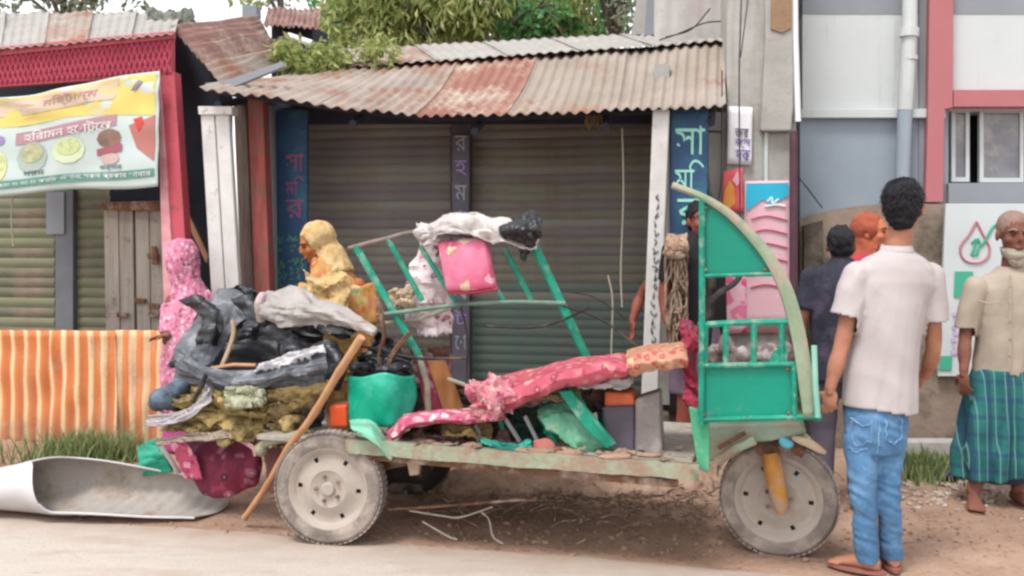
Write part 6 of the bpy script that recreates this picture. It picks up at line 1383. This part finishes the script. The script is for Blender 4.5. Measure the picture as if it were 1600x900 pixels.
# ---- simple figures mostly hidden behind others
def hidden(label, d, u0, v_top, face, top_m, low_m, skin, hairm, scarf=None, arms=None, feet_v=None, bare=False, hs=1.0, slim=1.0):
    global d0
    d0 = d; s = FOC / d; x = P(u0, 0, d).x; gr = gz(x, d); root = thing('person', label, 'person', V((x, d, gr)), 'bystanders')
    zt_ = P(0, v_top, d).z; H = zt_ - gr; k = H / 1.68
    C_ = lambda dx, dy, z: V((x + dx * k, d + dy * k, gr + z * k))
    f = V(face).normalized(); r = f.cross(Z).normalized(); W = lambda a, b_, z: V((x, d, gr + z * k)) + r * (a * k) + f * (b_ * k)
    J = dict(head=W(0, .02, 1.555), neck=W(0, -.01, 1.42), hip=W(0, 0, .9), shL=W(-.17, 0, 1.37), shR=W(.17, 0, 1.37), elL=W(-.22, -.02, 1.08), elR=W(.22, -.02, 1.08), wrL=W(-.2, .1, .86), wrR=W(.2, .1, .86),
             hpL=W(-.09, 0, .86), hpR=W(.09, 0, .86), knL=W(-.1, .03, .48), knR=W(.1, .03, .48), anL=W(-.1, -.02, .085), anR=W(.1, -.02, .085))
    if arms: J.update(arms)
    body(root, J, f, f, hs * k, skin, .009, .14 * k * slim, .09 * k, feet=(f - r * .3, f + r * .3), hands=((V((0, 0, -1)) + f * .2, r, .6, .9, -1), (V((0, 0, -1)) + f * .2, -r, .6, .9, 1)), k=k)
    face_parts(root, J['head'], f, hs * k)
    R = Matrix((r, f, Z)).transposed(); c = J['head']
    if scarf:
        b = B().ell(c - f * .03 * k + Z * .03 * k, (.092 * k, .102 * k, .1 * k), R, 20).ell(c - f * .04 * k - Z * .07 * k, (.085 * k, .08 * k, .1 * k), R, 16).tube([c - f * .03 - Z * .06, J['neck'] - Z * .05], [.09 * k, .14 * k], 16)
        b.remesh(.01, 3).fold(.008, 14, 3, True).cut((c + f * .05 * k, f)); b.make('head_scarf', scarf, root, smooth=180)
    else:
        b = B().ell(c - f * .02 * k + Z * .04 * k, (.082 * k, .098 * k, .09 * k), R, 18).ell(c - f * .05 * k - Z * .01 * k, (.072 * k, .055 * k, .07 * k), R, 14).remesh(.008, 2)
        b.fold(.008, 35, 3); b.cut((c + f * .05 * k, f - Z * .5), (c - Z * .06 * k, -Z)); b.make('hair', hairm, root, smooth=180)
    b = B(); rg = lambda z, a, e: (W(0, 0, z), r * a * k, f * e * k)
    b.loft([rg(.76, .175, .13), rg(.95, .17, .125), rg(1.15, .17, .125), rg(1.32, .19, .12), rg(1.4, .16, .1), rg(1.45, .09, .08), rg(1.49, .062, .065)], 20)
    for q in 'LR': b.tube([J['sh' + q], J['sh' + q] * .35 + J['el' + q] * .65], [.068 * k, .06 * k], 14); b.ell(J['sh' + q], (.068 * k,) * 3)
    b.remesh(.011, 2).fold(.012, (9, 9, 4), 5); b.make('shirt', top_m, root, smooth=180)
    if low_m:
        b = B()
        if bare:
            b.loft([rg(.94, .16, .12), rg(.7, .18, .13), rg(.5, .19, .14)], 18)
        else:
            b.loft([rg(.95, .15, .115), rg(.8, .16, .12)], 18)
            for q in 'LR': b.tube([J['hp' + q], J['kn' + q], J['an' + q]], [.1 * k, .075 * k, .06 * k], 14)
        b.remesh(.011, 2).fold(.01, (8, 8, 4), 6); b.make('trousers' if not bare else 'lungi', low_m, root, smooth=180)
    return root
hidden('dark-clothed person behind the cab, one arm showing left of the slim white pillar', 5.58, 1092, 314, (.2, -1, 0), mat('black_shirt', '1e1c22', '141318', 5, bump=.2), mat('grey_violet_lungi', '6a5a68', '544854', 6, bump=.3), mat('red_brown_skin', '8a4a3c', '743c30', 8, rough=.6, bump=.08), HAIR,
       arms=dict(elL=P(1006, 455, 6.0), wrL=P(988, 500, 5.95), shL=P(1056, 396, 5.75)), bare=True, slim=.85)
cloth('red_cloth', [[P(1062, 505, 5.2), P(1078, 500, 5.2), P(1092, 506, 5.2)], [P(1064, 535, 5.15), P(1080, 540, 5.12), P(1094, 540, 5.15)], [P(1072, 590, 5.2), P(1084, 600, 5.17), P(1096, 600, 5.2)], [P(1072, 625, 5.2), P(1084, 640, 5.17), P(1096, 640, 5.2)]], mat('crimson_cloth', 'a83448', '7a2438', 9, bump=.3, dirt_or_sheen='5a4a58', ds=7), wr=.03, ws=9, thick=.01, label='crimson and grey cloth hanging behind the front post of the cab', cat='cloth')
hidden('person with orange head scarf and red dress half hidden by the young man', 5.2, 1358, 333, (.75, -.65, 0), mat('bright_red_dress', 'a83446', '8c2838', 6, bump=.2), mat('mauve_skirt', '6c5a66', '58485a', 6, bump=.2), mat('orange_tan_skin', 'b06a48', '9c5a3c', 8, rough=.6, bump=.08), HAIR, scarf=mat('orange_head_scarf', '98543c', '843c2c', 9, rough=.9, bump=.25))  # skin has an orange-brown base tone
hidden('person in dark blue shirt and grey trousers between the cab and the young man', 4.75, 1314, 352, (.3, 1, 0), mat('dark_navy_shirt', '24242e', '30303e', 6, dirt_or_sheen='463c50', ds=7, bump=.3), mat('mauve_grey_trousers', '5c5460', '4a434e', 6, bump=.2), SKIND, HAIR, slim=.9)
# tangled cords hanging beside the pillar
g = random.Random(9); b = B()
for k in range(28):
    u0, v0 = g.gauss(1056, 8), g.uniform(368, 400); pts = [(u0, v0)]
    for j in range(5): u0 += g.gauss(0, 8); u0 = min(1074, max(1040, u0)); pts.append((u0, v0 + (j + 1) * g.uniform(24, 32)))
    b.tube(spline([P(u, v, 5.38 + g.uniform(-.04, .04)) for u, v in pts], 18), g.uniform(.004, .007), 5)
b.make('cord_bundle', mat('pale_brown_cord', '9c8874', '6a5444', 20, rough=.9, bump=.2), label='tangled bundle of pale brown cords hanging right of the slim white pillar', cat='cords')
cloth('folded_rag', [[P(1042, 366, 5.42), P(1058, 362, 5.42), P(1072, 370, 5.42)], [P(1042, 380, 5.35), P(1058, 386, 5.34), P(1072, 384, 5.35)], [P(1046, 396, 5.4), P(1058, 400, 5.38), P(1068, 394, 5.4)]], mat('cream_brown_rag', 'b8a08c', '7c5c44', 9, bump=.3), wr=.03, ws=12, thick=.02, label='cream and brown rag on top of the tangled cords', cat='rag')
